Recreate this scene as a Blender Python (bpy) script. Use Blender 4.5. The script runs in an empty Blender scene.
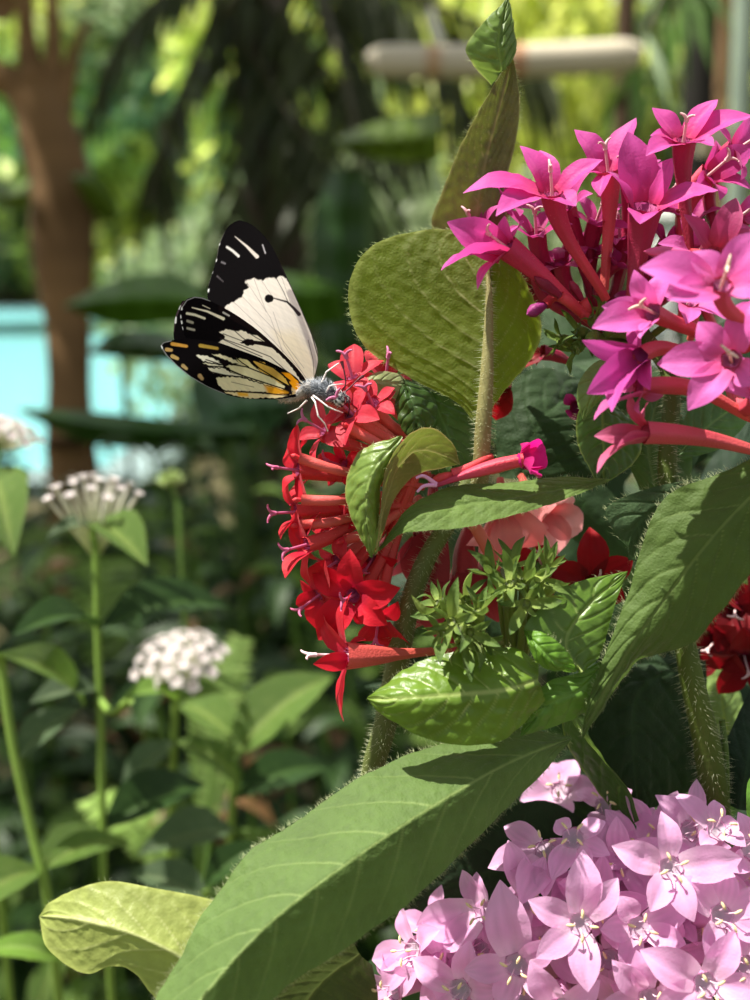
import bpy, math, random
import numpy as np
from mathutils import Vector, Matrix
random.seed(7); rng = np.random.default_rng(7)
PI = math.pi
SC = bpy.context.scene
COL = SC.collection
# ------------------------------------------------------------------ camera frame
F = 500/math.tan(math.radians(25)); PITCH = math.radians(13.1); CAMH = 1.1; FD = 0.166
RT = np.array([1., 0, 0]); FW = np.array([0, math.cos(PITCH), -math.sin(PITCH)]); UP = np.array([0, math.sin(PITCH), math.cos(PITCH)])
CAM = np.array([0, 0, CAMH])
def PD(px, py, d):
    return CAM + FW*d + RT*((px-375)/F*d) + UP*((500-py)/F*d)
def P(p):                                   # (px, py, millimetres behind the plane of focus)
    z = p[2] if len(p) > 2 else 0.0
    return PD(p[0], p[1], FD+z/1000)
def CV(v):                                  # x right, y up, z towards the viewer
    w = RT*v[0]+UP*v[1]-FW*v[2]; return w/np.linalg.norm(w)
def nrm(v): return v/(np.linalg.norm(v, axis=-1, keepdims=True)+1e-12)
def lin(c):
    c = np.asarray(c, float)/255.0
    return np.where(c <= .04045, c/12.92, ((c+.055)/1.055)**2.4)
def nz(Pn, f, seed=0):                      # smooth pseudo noise, about -1..1
    r = np.random.default_rng(seed); out = 0
    for k in range(7):
        d = r.normal(size=3); d /= np.linalg.norm(d)
        out = out + np.sin((Pn@d)*f*(0.7+r.random()*0.9)+r.random()*6.28)
    return out/3.2
def cr(pts, n):                             # Catmull-Rom through pts, n samples even in length
    p = np.array(pts, float); m = len(p)
    if m == 2: return p[0]+(p[1]-p[0])*np.linspace(0, 1, n)[:, None]
    q = np.vstack([2*p[0]-p[1], p, 2*p[-1]-p[-2]]); out = []
    for i in range(m-1):
        t = np.linspace(0, 1, 12, endpoint=False)[:, None]
        a, b, c, d = q[i:i+4]
        out.append(.5*((2*b)+(-a+c)*t+(2*a-5*b+4*c-d)*t*t+(-a+3*b-3*c+d)*t**3))
    o = np.vstack(out+[p[-1:]]); s = np.r_[0, np.cumsum(np.linalg.norm(np.diff(o, axis=0), axis=1))]
    x = np.linspace(0, s[-1], n)
    return np.stack([np.interp(x, s, o[:, k]) for k in range(p.shape[1])], 1)
def px3(pts, z0=0): return [(p[0], p[1], p[2] if len(p) > 2 else z0) for p in pts]
def topx(A):                                # array of px,py,mm -> world
    d = FD+A[..., 2:3]/1000
    return CAM+FW*d+RT*((A[..., 0:1]-375)/F*d)+UP*((500-A[..., 1:2])/F*d)
# ------------------------------------------------------------------ mesh collector
class MB:
    def __init__(s): s.v = []; s.f = []; s.c = []; s.cb = []; s.n = 0
    def add(s, v, f, c, cb=None):
        v = np.asarray(v, float).reshape(-1, 3); k = len(v)
        c = np.broadcast_to(np.asarray(c, float), (k, 3)) if np.ndim(c) < 2 else np.asarray(c, float).reshape(-1, 3)
        cb = c if cb is None else (np.broadcast_to(np.asarray(cb, float), (k, 3)) if np.ndim(cb) < 2 else np.asarray(cb, float).reshape(-1, 3))
        s.v.append(v); s.c.append(c); s.cb.append(cb)
        s.f.append(np.asarray(f, int)+s.n if isinstance(f, np.ndarray) else [tuple(i+s.n for i in q) for q in f])
        s.n += k
    def grid(s, G, c, cb=None, flip=False, wrap=False):
        a, b = G.shape[:2]
        I = np.arange(a*b).reshape(a, b)
        if wrap: I = np.hstack([I, I[:, :1]])
        q = np.stack([I[:-1, :-1], I[:-1, 1:], I[1:, 1:], I[1:, :-1]], -1).reshape(-1, 4)
        if flip: q = q[:, ::-1]
        s.add(G.reshape(-1, 3), q, c, cb)
    def tube(s, pts, rad, c, ns=8, cap=True, ridge=0):
        p = np.asarray(pts, float); n = len(p); rad = np.broadcast_to(rad, (n,)).astype(float)
        T = nrm(np.gradient(p, axis=0)); ref = np.array([0.13, .9, .31]) if abs(T[0][1]) < .8 else np.array([.9, .1, .3])
        A = []; a = nrm(np.cross(T[0], ref))
        for t in T: a = nrm(a-t*np.dot(a, t)); A.append(a)
        A = np.array(A); B = np.cross(T, A)
        th = np.linspace(0, 2*PI, ns, endpoint=False)
        rr = rad[:, None]*(1+ridge*np.cos(th*5)[None])
        G = p[:, None]+rr[..., None]*(np.cos(th)[None, :, None]*A[:, None]+np.sin(th)[None, :, None]*B[:, None])
        c = np.asarray(c, float)
        if c.ndim == 2: c = np.repeat(c[:, None], ns, 1)
        k0 = s.n
        s.grid(G, c if c.ndim == 1 else c.reshape(-1, 3), wrap=True)
        if cap: s.f.append([tuple(k0+i for i in range(ns)), tuple(k0+(n-1)*ns+i for i in range(ns))[::-1]])
    def hairs(s, p, d, L, r, c):
        p = np.asarray(p, float); k = len(p)
        if k == 0: return
        d = nrm(np.asarray(d, float)); a = nrm(np.cross(d, rng.normal(size=(k, 3)))); b = np.cross(d, a)
        L = np.broadcast_to(L, (k,))[:, None]
        v = np.stack([p+a*r, p-a*r*.5+b*r*.87, p-a*r*.5-b*r*.87, p+d*L+rng.normal(size=(k, 3))*L*.12], 1)
        i = np.arange(k)[:, None]*4
        f = np.concatenate([i+np.array([0, 1, 3]), i+np.array([1, 2, 3]), i+np.array([2, 0, 3])])
        s.add(v, f, c)
    def mesh(s, name, origin=(0, 0, 0), smooth=True):
        me = bpy.data.meshes.new(name)
        V = np.vstack(s.v)-np.asarray(origin)
        fs = []
        for f in s.f: fs.extend(f.tolist() if isinstance(f, np.ndarray) else f)
        me.from_pydata(V.tolist(), [], fs)
        for nm, L in (('Col', s.c), ('ColB', s.cb)):
            C = np.vstack(L); at = me.color_attributes.new(nm, 'FLOAT_COLOR', 'POINT')
            at.data.foreach_set('color', np.hstack([C, np.ones((len(C), 1))]).astype(np.float32).ravel())
        if smooth: me.polygons.foreach_set('use_smooth', [True]*len(me.polygons))
        me.update(); return me
def link(name, me, mat, parent=None):
    o = bpy.data.objects.new(name, me); COL.objects.link(o)
    if mat and not me.materials: me.materials.append(mat)
    if parent is not None: o.parent = parent
    return o
def root_of(o):
    while o.parent: o = o.parent
    return o
def part(name, mb, mat, parent, label=None):
    o = link(name, mb.mesh(name, ORI[root_of(parent).name]), mat, parent)
    if label: o['label'] = label
    return o
ORI = {}
def tag(o, label, cat, group=None):
    o['label'] = label; o['category'] = cat
    if group: o['group'] = group
    return o
def thing(name, label, cat, loc, group=None):
    o = bpy.data.objects.new(name, None); COL.objects.link(o); o.location = loc; o.empty_display_size = .02
    ORI[o.name] = np.array(loc, float); return tag(o, label, cat, group)
# ------------------------------------------------------------------ materials
def mat_attr(name, rough=.5, trans=.3, spec=.4, bump=0, bscale=900, tgain=1.3, sheen=0, blister=0):
    m = bpy.data.materials.new(name); m.use_nodes = True; nt = m.node_tree; N = nt.nodes; L = nt.links; N.clear()
    out = N.new('ShaderNodeOutputMaterial'); pr = N.new('ShaderNodeBsdfPrincipled')
    a = N.new('ShaderNodeAttribute'); a.attribute_name = 'Col'; b = N.new('ShaderNodeAttribute'); b.attribute_name = 'ColB'
    g = N.new('ShaderNodeNewGeometry'); mx = N.new('ShaderNodeMix'); mx.data_type = 'RGBA'
    L.new(g.outputs['Backfacing'], mx.inputs[0]); L.new(a.outputs['Color'], mx.inputs[6]); L.new(b.outputs['Color'], mx.inputs[7])
    L.new(mx.outputs[2], pr.inputs['Base Color'])
    pr.inputs['Roughness'].default_value = rough; pr.inputs['Specular IOR Level'].default_value = spec
    if sheen: pr.inputs['Sheen Weight'].default_value = sheen
    if bump:
        no = N.new('ShaderNodeTexNoise'); no.inputs['Scale'].default_value = bscale; no.inputs['Detail'].default_value = 3
        tc = N.new('ShaderNodeTexCoord'); L.new(tc.outputs['Object'], no.inputs['Vector'])
        bp = N.new('ShaderNodeBump'); bp.inputs['Strength'].default_value = bump; bp.inputs['Distance'].default_value = .0004
        L.new(no.outputs['Fac'], bp.inputs['Height']); L.new(bp.outputs['Normal'], pr.inputs['Normal'])
        if blister:
            vo = N.new('ShaderNodeTexVoronoi'); vo.feature = 'SMOOTH_F1'; vo.inputs['Scale'].default_value = 520; vo.inputs['Smoothness'].default_value = .7; L.new(tc.outputs['Object'], vo.inputs['Vector'])
            b2 = N.new('ShaderNodeBump'); b2.invert = True; b2.inputs['Strength'].default_value = blister; b2.inputs['Distance'].default_value = .0005; L.new(vo.outputs['Distance'], b2.inputs['Height']); L.new(b2.outputs['Normal'], bp.inputs['Normal'])
    if trans:
        tr = N.new('ShaderNodeBsdfTranslucent'); mu = N.new('ShaderNodeVectorMath'); mu.operation = 'SCALE'; mu.inputs['Scale'].default_value = tgain
        L.new(a.outputs['Color'], mu.inputs[0]); L.new(mu.outputs[0], tr.inputs['Color'])
        ms = N.new('ShaderNodeMixShader'); ms.inputs[0].default_value = trans
        L.new(pr.outputs[0], ms.inputs[1]); L.new(tr.outputs[0], ms.inputs[2]); L.new(ms.outputs[0], out.inputs[0])
    else: L.new(pr.outputs[0], out.inputs[0])
    return m
M_leaf = mat_attr('leaf_skin', .45, .33, .4, .3, 1500, 1.5, 0, .55)
M_matte = mat_attr('hairy_leaf_skin', .62, .3, .25, .45, 2500, 1.4, .12, .35)
M_glow = mat_attr('backlit_leaf_skin', .6, .45, .2, .45, 2500, 1.6, .1, .5)
M_gloss = mat_attr('glossy_leaf_skin', .36, .3, .42, .3, 1200, 1.4, 0, .4)
M_petal = mat_attr('petal_skin', .55, .38, .25, .2, 2500, 1.25, .1)
M_tube = mat_attr('flower_tube_skin', .5, 0, .35, .3, 3000)
M_stem = mat_attr('stem_skin', .6, 0, .3, .3, 1500)
M_wing = mat_attr('wing_scales', .7, .35, .03, .1, 5000, 1.1)
M_body = mat_attr('insect_body', .5, 0, .4, .3, 4000)
M_far = mat_attr('background_foliage', .5, .45, .3, 0, 1, 1.9)
M_dark = mat_attr('background_dark_leaf', .5, .18, .25, 0, 1, 1.5)
M_bark = mat_attr('bark', .85, 0, .2, .6, 60)
M_paint = mat_attr('painted_surface', .6, 0, .3, .2, 50)
M_eye = mat_attr('insect_eye', .12, 0, .8)
# ------------------------------------------------------------------ hero leaf: lofted between two edges and the midrib
def leaf(plant, L, Mi, R, top, under, vein, z=0, nvein=7, quilt=.28, slant=.16, side=1, mat=None, cup=0, hair=0, hairc=(190, 200, 150), rim=None,
         label=None, petiole=None, dz=0, pr=.9, nu=46, nv=90, wave=0, mott=.12, vw=1.0, seed=None, mid=1.0, mb=None, build=True, back=None, part_name='leaf'):
    seed = seed if seed is not None else int(abs(L[1][0]*7+Mi[1][1]))
    l = cr(px3(L, z), nv); m = cr(px3(Mi, z), nv); r = cr(px3(R, z), nv)
    u = np.linspace(-1, 1, nu); t = np.linspace(0, 1, nv)
    U, T = np.meshgrid(u, t)
    a = np.abs(U)[..., None]
    eg = np.where(U[..., None] < 0, l[:, None], r[:, None])
    A = m[:, None]*(1-a)+eg*a
    A[..., 2] += dz
    A[..., 2] += cup*(np.abs(U)**1.5)*np.sin(PI*np.clip(T, .02, .98))
    W = topx(A)
    Nn = np.cross(np.gradient(W, axis=1), np.gradient(W, axis=0))
    if np.sign((Nn@-FW).sum()) != side: W = W[:, ::-1]; U = U[:, ::-1]; Nn = -Nn[:, ::-1]
    Nn = nrm(Nn+1e-18)
    # pinnate veins
    ph = T*(nvein+1)-np.abs(U)**1.25*slant*(nvein+1)*1.4+.35*(U > 0)
    fr = np.abs((ph % 1)-.5)*2                # 1 on the vein, 0 between
    sec = np.clip((fr-(1-.085*vw))/(.085*vw), 0, 1)*np.clip(1.15-np.abs(U), 0, 1)*(T > .03)
    wid = np.linalg.norm(r-l, axis=1); wid = wid/(wid.max()+1e-9)
    mr = np.clip(1-np.abs(U)/(.035*vw*mid/np.clip(wid, .25, 1)[:, None]), 0, 1)**.7
    vm = np.clip(np.maximum(sec*.9, mr), 0, 1)
    n1 = nz(W, 2500, seed); n2 = nz(W, 600, seed+1); n3 = nz(W, 6000, seed+2)
    bulge = (1-fr**7)*np.clip(1.1-np.abs(U), 0, 1)**.5*np.clip(np.abs(U)*6, 0, 1)
    W = W+Nn*((quilt*bulge-quilt*.6*mr+quilt*.28*n1+wave*n2*np.abs(U))/1000)[..., None]
    tp, un, ve = lin(np.array(top)*.9+5), lin(np.array(under)*.95+3), lin(vein)
    k = (1+mott*n2+mott*.5*n1+mott*.3*n3)[..., None]
    c = tp*k; c = c*(1-vm[..., None])+(tp*.3+ve*.7)*vm[..., None]
    cb = un*k; cb = cb*(1-vm[..., None])+ve*vm[..., None]
    if rim is not None:
        e = np.clip((np.abs(U)-.93)/.07, 0, 1)[..., None]*.8; c = c*(1-e)+lin(rim)*e; cb = cb*(1-e)+lin(rim)*e
    c = np.clip(c, .001, 1); cb = np.clip(cb, .001, 1)
    own = mb is None; mb = mb or MB()
    mb.grid(W, c, cb)
    if hair:
        E = np.vstack([W[2:-1, 0], W[2:-1, -1]]); D = np.vstack([W[2:-1, 0]-W[2:-1, 3], W[2:-1, -1]-W[2:-1, -4]])
        idx = rng.integers(0, len(E), hair)
        mb.hairs(E[idx]+rng.normal(size=(hair, 3))*.0001, nrm(D[idx])+rng.normal(size=(hair, 3))*.35, .0006+rng.random(hair)*.0006, .000022, lin(hairc))
        ii = rng.integers(3, nv-3, hair); jj = rng.integers(1, nu-1, hair)
        mb.hairs(W[ii, jj], -Nn[ii, jj]+rng.normal(size=(hair, 3))*.5, .0003+rng.random(hair)*.0003, .000012, lin(hairc)*.7)
        mb.hairs(W[ii[:hair//2], jj[:hair//2]], Nn[ii[:hair//2], jj[:hair//2]]+rng.normal(size=(hair//2, 3))*.5, .0003, .000012, lin(hairc)*.55)
    if petiole is not None:
        b = topx(m[None, :1])[0, 0]; e = P(petiole); mdl = (b+e)/2+np.array([0, 0, -.002])
        mb.tube(cr([e, mdl, b], 12), np.linspace(pr*1.15, pr, 12)/1000, (tp+ve)/2, 8)
    if not build: return mb
    return part(part_name, mb, mat or M_leaf, plant, label)
def stem(plant, pts, rmm, c, hair=0, ns=12, ground=False, name='stem', label=None, hl=1.0, hc=(205, 210, 170), mb=None, z=0):
    own = mb is None; mb = mb or MB()
    A = topx(cr(px3(pts, z), 40))
    r = np.interp(np.linspace(0, 1, 40), np.linspace(0, 1, len(np.atleast_1d(rmm))), np.atleast_1d(rmm))/1000
    if ground:
        g = np.array([plant.location.x, plant.location.y, 0.0]); b = A[-1]; d = nrm(A[-1]-A[-3])
        ext = cr([b, b+d*.06, (b+g)/2+np.array([0, 0, -.1]), g], 30)[1:]
        A = np.vstack([A, ext]); r = np.r_[r, np.linspace(r[-1], r[-1]*1.6, len(ext))]
    cc = lin(c)[None]*(1+.12*nz(A, 300, 5))[:, None]
    mb.tube(A, r, cc, ns)
    if hair:
        i = rng.integers(1, 39, hair); T = nrm(A[i+1]-A[i-1]); d = nrm(np.cross(T, rng.normal(size=(hair, 3))))
        mb.hairs(A[i]+(A[i+1]-A[i])*rng.random((hair, 1))+d*r[i][:, None]*.95, d+T*.2, hl*(.0007+rng.random(hair)*.0007), .00003, lin(hc))
    return part(name, mb, M_stem, plant, label) if own else mb
# ------------------------------------------------------------------ florets
PW = ([0, .12, .3, .5, .7, .87, 1], [.66, .82, .97, 1, .8, .42, .03])
def petal(mb, S, tip, N, w, pal, arch=.08, curl=.1, cup=.25, nu=9, nv=14, seed=0, tw=0):
    d = tip-S; Ln = np.linalg.norm(d); d = d/Ln
    nn = N-d*np.dot(N, d)
    if np.linalg.norm(nn) < .15: nn = -FW-d*np.dot(-FW, d)
    nn = nrm(nn); sd = np.cross(d, nn)
    if tw: sd2 = sd*math.cos(tw)+nn*math.sin(tw); nn = nn*math.cos(tw)-sd*math.sin(tw); sd = sd2
    u, t = np.meshgrid(np.linspace(-1, 1, nu), np.linspace(0, 1, nv))
    ww = np.interp(t, *PW)*w
    h = Ln*(arch*np.sin(PI*t)+curl*(t**1.6-t**3.2)*1.5-0*t)+cup*ww*(u**2)*(.6+.4*np.sin(PI*t))-.12*ww*np.exp(-(u/.18)**2)
    W = S+d*(Ln*t)[..., None]+sd*(u*ww)[..., None]+nn*h[..., None]
    W = W+nn*(nz(W, 1800, seed)*.00012)[..., None]
    b, m, e = lin(pal[0]), lin(pal[1]), lin(pal[2])
    tt = t[..., None]
    c = np.where(tt < .35, b+(m-b)*np.clip(tt/.35, 0, 1), m+(e-m)*np.clip((tt-.35)/.65, 0, 1))
    st = (1+.07*np.sin(u*13+nz(W, 900, seed))+.06*nz(W, 1200, seed+3))[..., None]
    c = np.clip(c*st*rng.uniform(.93, 1.07), 0, 1)
    cb = np.clip((lin(pal[3])*.8+c*.2)*st, 0, 1)
    mb.grid(W, c, cb, flip=False)
def floret(plant, C, n, base, tips=None, R=40, pal=None, tube=None, opn=.15, roll=0, npet=5, w=.27, stig=1, curl=.1, arch=.08, cup=.25,
           r0=1.25, rt=(1.3, 1.05, .95, .7, .55), hairc=None, anth=0, stc=(225, 190, 190), label=None, seed=None, bend=.55, stl=3.2, fuzz=0, nh=46, deep=2.2):
    Cw = P(C); N = CV(n); s = (FD+C[2]/1000)/F
    seed = seed if seed is not None else int(C[0]*13+C[1]*7)
    a = nrm(np.cross(N, np.array([.1, .2, .97]))) if abs(N[2]) < .9 else nrm(np.cross(N, np.array([1., 0, 0])))
    b = np.cross(N, a); r0 = r0/1000
    mb = MB(); TP = []
    if tips:
        for tp in tips:
            if len(tp) == 3: TP.append(P((tp[0], tp[1], C[2]+tp[2])))
            else:
                dx, dy = (tp[0]-C[0]), -(tp[1]-C[1]); nzv = max(abs(n[2]), .3)*(1 if n[2] >= 0 else -1); l2 = math.hypot(dx, dy)
                dz = -(n[0]*dx+n[1]*dy)/nzv; dz = max(-.8*l2, min(.8*l2, dz))+opn*l2*.5
                TP.append(P((tp[0], tp[1], C[2]-dz*s*1000)))
    else:
        for k in range(npet):
            th = roll+2*PI*k/npet+rng.normal()*.07; e = opn+rng.normal()*.1
            TP.append(Cw+(a*math.cos(th)+b*math.sin(th))*R*s*math.cos(e)*rng.uniform(.92, 1.06)+N*R*s*math.sin(e))
    for k, tw in enumerate(TP):
        d = tw-Cw; rad = d-N*np.dot(d, N)
        if np.linalg.norm(rad) < .2*np.linalg.norm(d): rad = b
        S = Cw+nrm(rad)*r0*.85-N*.0003
        Ln = max(np.linalg.norm(tw-S), R*s*.5)
        petal(mb, S, tw, N, w*max(Ln, R*s*.8)*(1 if tips is None else 1.05), pal, arch*rng.uniform(.6, 1.4), curl*rng.uniform(.3, 1.5), cup, seed=seed+k, tw=rng.normal()*.12)
    dc = lin(hairc if hairc is not None else pal[0]); qq = np.linspace(0, 2*PI, 20, endpoint=False); ring = Cw+(a*np.cos(qq)[:, None]+b*np.sin(qq)[:, None])*r0*.98-N*.0005
    mb.add(np.vstack([ring, Cw-N*deep/1000]), [(i, (i+1) % 20, 20) for i in range(20)], np.vstack([np.tile((dc+lin(pal[1]))/2, (20, 1)), dc*.7]))
    if hairc is not None:
        k = nh; th = rng.random(k)*6.28
        p = Cw+(a*np.cos(th)[:, None]+b*np.sin(th)[:, None])*r0*rng.uniform(.35, 1.0, (k, 1))-N*.0006
        mb.hairs(p-N*.0004, N+rng.normal(size=(k, 3))*.3, .0007+rng.random(k)*.0006, .00006, lin(hairc))
    o = part('floret', mb, M_petal, plant, label)
    # tube
    Bw = P(base); Lt = np.linalg.norm(Bw-Cw)
    t = np.linspace(0, 1, 22)[:, None]; c1 = Cw-N*Lt*bend; c2 = Bw+(Cw-Bw)*.3
    cur = (1-t)**3*Cw+3*(1-t)**2*t*c1+3*(1-t)*t*t*c2+t**3*Bw
    rad = np.interp(t[:, 0], np.linspace(0, 1, len(rt)), rt)/1000
    tc = lin(tube[0])*(1-t)+lin(tube[1])*t; tc = tc*(1+.08*nz(cur, 700, seed))[:, None]
    tb = MB(); tb.tube(cur, rad, tc, 20, cap=False, ridge=.09)
    if fuzz:
        i = rng.integers(1, 20, fuzz); T = nrm(cur[i+1]-cur[i-1]); d = nrm(np.cross(T, rng.normal(size=(fuzz, 3))))
        tb.hairs(cur[i]+(cur[i+1]-cur[i])*rng.random((fuzz, 1))+d*rad[i][:, None]*.95, d, .00035, .00002, lin((235, 170, 160)))
    part('corolla_tube', tb, M_tube, o)
    if stig:
        sm = MB(); L = stl/1000
        st = cr([Cw-N*.002, Cw+N*L*.5, Cw+N*L], 8)
        sm.tube(st, np.linspace(.00026, .00022, 8), lin(stc), 6)
        for sg in (-1, 1):
            e = nrm(a*math.cos(seed)+b*math.sin(seed))*sg
            sm.tube(cr([st[-1], st[-1]+N*L*.25+e*L*.08, st[-1]+N*L*.4+e*L*.28, st[-1]+N*L*.42+e*L*.45], 9), np.linspace(.00036, .00014, 9), lin(stc)*.95, 6)
        part('stigma', sm, M_tube, o)
    if anth:
        am = MB()
        for k in range(anth):
            th = 2*PI*k/anth+seed; e = a*math.cos(th)+b*math.sin(th)
            q = [Cw+e*r0*.5-N*.001, Cw+e*r0*.6+N*.0012, Cw+e*r0*.9+N*.0024]
            am.tube(cr(q, 6), .00011, lin((235, 205, 220)), 5)
            am.tube(cr([q[2]-e*.0005, q[2]+e*.0001+N*.0002, q[2]+e*.0008+N*.0001], 6), [.00008, .0002, .00024, .00024, .0002, .00007], lin((232, 210, 160)), 6)
        part('stamens', am, M_tube, o)
    return o
def calyx(plant, C, n, L=16, c=(120, 150, 50), c2=(70, 105, 35), npet=5, seed=0, w=.2, opn=.5, stalk=None):
    Cw = P(C); N = CV(n); s = (FD+C[2]/1000)/F; a = nrm(np.cross(N, np.array([.3, .2, .9]))); b = np.cross(N, a); mb = MB()
    for k in range(npet):
        th = 2*PI*k/npet+seed; e = opn+rng.normal()*.35; l = L*s*rng.uniform(.55, 1.25)
        tip = Cw+(a*math.cos(th)+b*math.sin(th))*l*math.cos(e)+N*l*math.sin(e)
        S = Cw+(a*math.cos(th)+b*math.sin(th))*.0006
        cm = tuple((np.array(c)+np.array(c2))/2); petal(mb, S, tip, N, w*l, (c, cm, c2, c), rng.normal()*.12, rng.normal()*.12, .5, 7, 9, seed+k, tw=rng.normal()*.4)
    mb.tube(cr([Cw+N*.0004, Cw-N*.0012, Cw-N*.0026], 6), np.array([.55, .95, 1.05, .95, .7, .45])/1000, lin(c)*.9, 10)
    if stalk: mb.tube(cr([Cw-N*.002, (Cw+P(stalk))/2, P(stalk)], 8), .0006, lin(c)*.8, 8)
    k = 40; d = rng.normal(size=(k, 3)); d = nrm(d); mb.hairs(Cw-N*.0013+d*.0008, d, .0005, .00002, lin((200, 205, 160)))
    return part('calyx', mb, M_matte, plant)
def bud(plant, C, n, base, L=24, c=(200, 60, 120), w=.22, tube=((200, 70, 80), (190, 60, 60))):
    Cw = P(C); N = CV(n); s = (FD+C[2]/1000)/F; mb = MB()
    k = np.linspace(0, 1, 14); pts = Cw+N*(L*s*k)[:, None]
    mb.tube(pts, L*s*w*np.interp(k, [0, .25, .6, .85, 1], [.55, .8, 1, .6, .05]), lin(c)*(1+.1*np.sin(k*9))[:, None], 15, ridge=.1)
    Bw = P(base); q = cr([Cw, Cw-N*.3*np.linalg.norm(Bw-Cw), Bw], 12)
    mb.tube(q, np.linspace(.85, .5, 12)/1000, lin(tube[0])*(1-np.linspace(0, 1, 12)[:, None])+lin(tube[1])*np.linspace(0, 1, 12)[:, None], 10)
    return part('flower_bud', mb, M_tube, plant)
SUN = 10.0; SKY = .17; EXPO = 0.0; APERT = 2.7; SUNDIR = (-.42, .03, .9)
# ================================================================== RED PENTAS
def ground_pt(px, py, mm, dz=0):
    w = P((px, py, mm)); return (w[0], w[1]+.02, 0.0)
RED = ((176, 16, 56), (204, 20, 44), (188, 12, 34), (196, 64, 78))
REDP = ((190, 44, 70), (208, 56, 74), (196, 30, 54), (210, 96, 104))
RTB = ((205, 62, 66), (196, 70, 62))
red = thing('pentas_plant', 'pentas plant with bright red star flowers under the feeding butterfly', 'flower', ground_pt(372, 765, 12))
stem(red, [(474, 470, 6), (450, 520, 5), (426, 560, 5), (408, 610, 5), (396, 670, 6), (384, 730, 8), (374, 765, 10), (365, 830, 16)], [1.2, 1.5, 1.9, 1.9, 1.9], (92, 102, 52), 1300, ground=True)
stem(red, [(487, 262, 1), (489, 300, 0), (487, 370, -.5), (483, 430, 0), (480, 480, 2), (472, 520, 6)], [.3, .65, 1.0, 1.25, 1.35, 1.4], (132, 128, 80), 700, name='leaf_stalk')
kw = dict(rt=(1.3, .95, .8, .65, .55), pal=RED, tube=RTB, hairc=(190, 90, 150), stc=(190, 90, 130), fuzz=60)
kp = dict(rt=(1.3, .95, .8, .65, .55), pal=REDP, tube=((215, 84, 84), (214, 104, 92)), hairc=(190, 100, 150), stc=(196, 110, 150), fuzz=60)
B0 = (418, 470, 8)
# bottom star pointing left, long tube to the green calyces
floret(red, (345, 655, -3), (-.93, .05, .3), (450, 650, 2), [(322, 612), (352, 592, 1), (313, 664, -3), (344, 722, -2), (366, 640, 3)], 42, tube=((206, 80, 76), (200, 92, 72)), w=.24, stl=4.5, rt=(2.1, 1.5, .9, .68, .6, .6), **{k: v for k, v in kw.items() if k not in ('tube', 'stc', 'rt')}, stc=(238, 200, 205), seed=3)
floret(red, (352, 596, 0), (-.35, -.1, .9), B0, [(350, 549), (400, 588), (388, 625), (318, 640), (312, 566)], 44, w=.31, **kw, seed=8)
floret(red, (378, 622, 3), (-.1, -.7, .6), B0, [(410, 650), (392, 640), (398, 602), (360, 640), (352, 610)], 36, w=.33, **kw)
floret(red, (318, 596, 4), (-.7, -.5, .4), B0, [(296, 605), (325, 560), (345, 600), (318, 630), (300, 580)], 34, w=.33, **kw)
floret(red, (305, 545, 0), (-.78, -.2, .6), B0, [(285, 578, -3), (310, 586, -1), (296, 510, 1), (322, 512, 3), (326, 560, 4)], 40, w=.33, **kw, seed=5)
floret(red, (294, 512, 3), (-.85, -.05, .5), (424, 505, 8), [(281, 540, -2), (308, 556, -1), (288, 480, 1), (310, 478, 3), (300, 520, 5)], 36, w=.33, **kw, seed=11)
floret(red, (296, 470, 2), (-.85, .1, .5), (424, 487, 8), [(298, 424, -1), (312, 506, -2), (282, 492, 1), (287, 448, 3), (308, 440, 5)], 42, w=.3, **kw, seed=6)
floret(red, (322, 430, 2), (-.7, .4, .5), (430, 462, 9), [(298, 438), (318, 398), (352, 404), (350, 446), (316, 462)], 36, w=.27, **kp)
floret(red, (350, 412, -1), (-.5, .5, .6), (440, 455, 8), [(322, 425), (332, 384), (370, 384), (380, 420), (345, 445)], 36, w=.3, **kp)
floret(red, (352, 376, 4), (-.25, .8, .5), (436, 450, 8), [(328, 364), (354, 344), (384, 360), (366, 392), (335, 394)], 34, w=.32, **kp)
floret(red, (386, 376, 7), (.1, .85, .5), (440, 445, 10), [(366, 350), (400, 352), (412, 380), (390, 400), (362, 385)], 34, w=.3, **kp)
floret(red, (372, 402, 1), (-.3, .5, .8), (440, 455, 10), [(350, 395), (368, 378), (395, 388), (395, 415), (366, 424)], 28, w=.32, **kp)
floret(red, (342, 466, 5), (-.6, .2, .6), (430, 475, 10), [(318, 456), (340, 436), (368, 456), (358, 486), (328, 486)], 30, w=.3, **kw)
floret(red, (338, 520, 6), (-.6, -.1, .6), (425, 500, 12), [(312, 530), (322, 498), (352, 492), (366, 520), (340, 545)], 30, w=.3, **kw)
floret(red, (372, 560, 8), (-.3, -.4, .7), (425, 510, 14), [(350, 574), (346, 548), (376, 534), (398, 560), (380, 586)], 32, w=.3, **kw)
floret(red, (336, 562, 5), (-.6, -.4, .6), (425, 500, 12), [(312, 574), (318, 546), (346, 536), (362, 560), (340, 592)], 30, w=.3, **kp)
# bare coral tubes between the petals
for (a, b, n) in [((300, 458, -1), (392, 486, 0), (-.95, .3, .1)), ((302, 500, -1), (376, 506, 0), (-.98, 0, .1)), ((350, 428, -3), (395, 444, -2), (-.9, .5, .2)), ((322, 398, 0), (408, 418, 3), (-.9, .4, .1)), ((300, 525, 1), (372, 530, 3), (-.9, -.1, .2)), ((345, 540, 2), (400, 525, 4), (-.8, -.3, .2)), ((330, 440, 4), (405, 458, 6), (-.8, -.1, .2))]:
    bud(red, a, n, (b[0]*.35+430*.65, b[1]*.35+482*.65, 12), 10, (196, 44, 54), .28, ((210, 86, 82), (216, 110, 98)))
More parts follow.
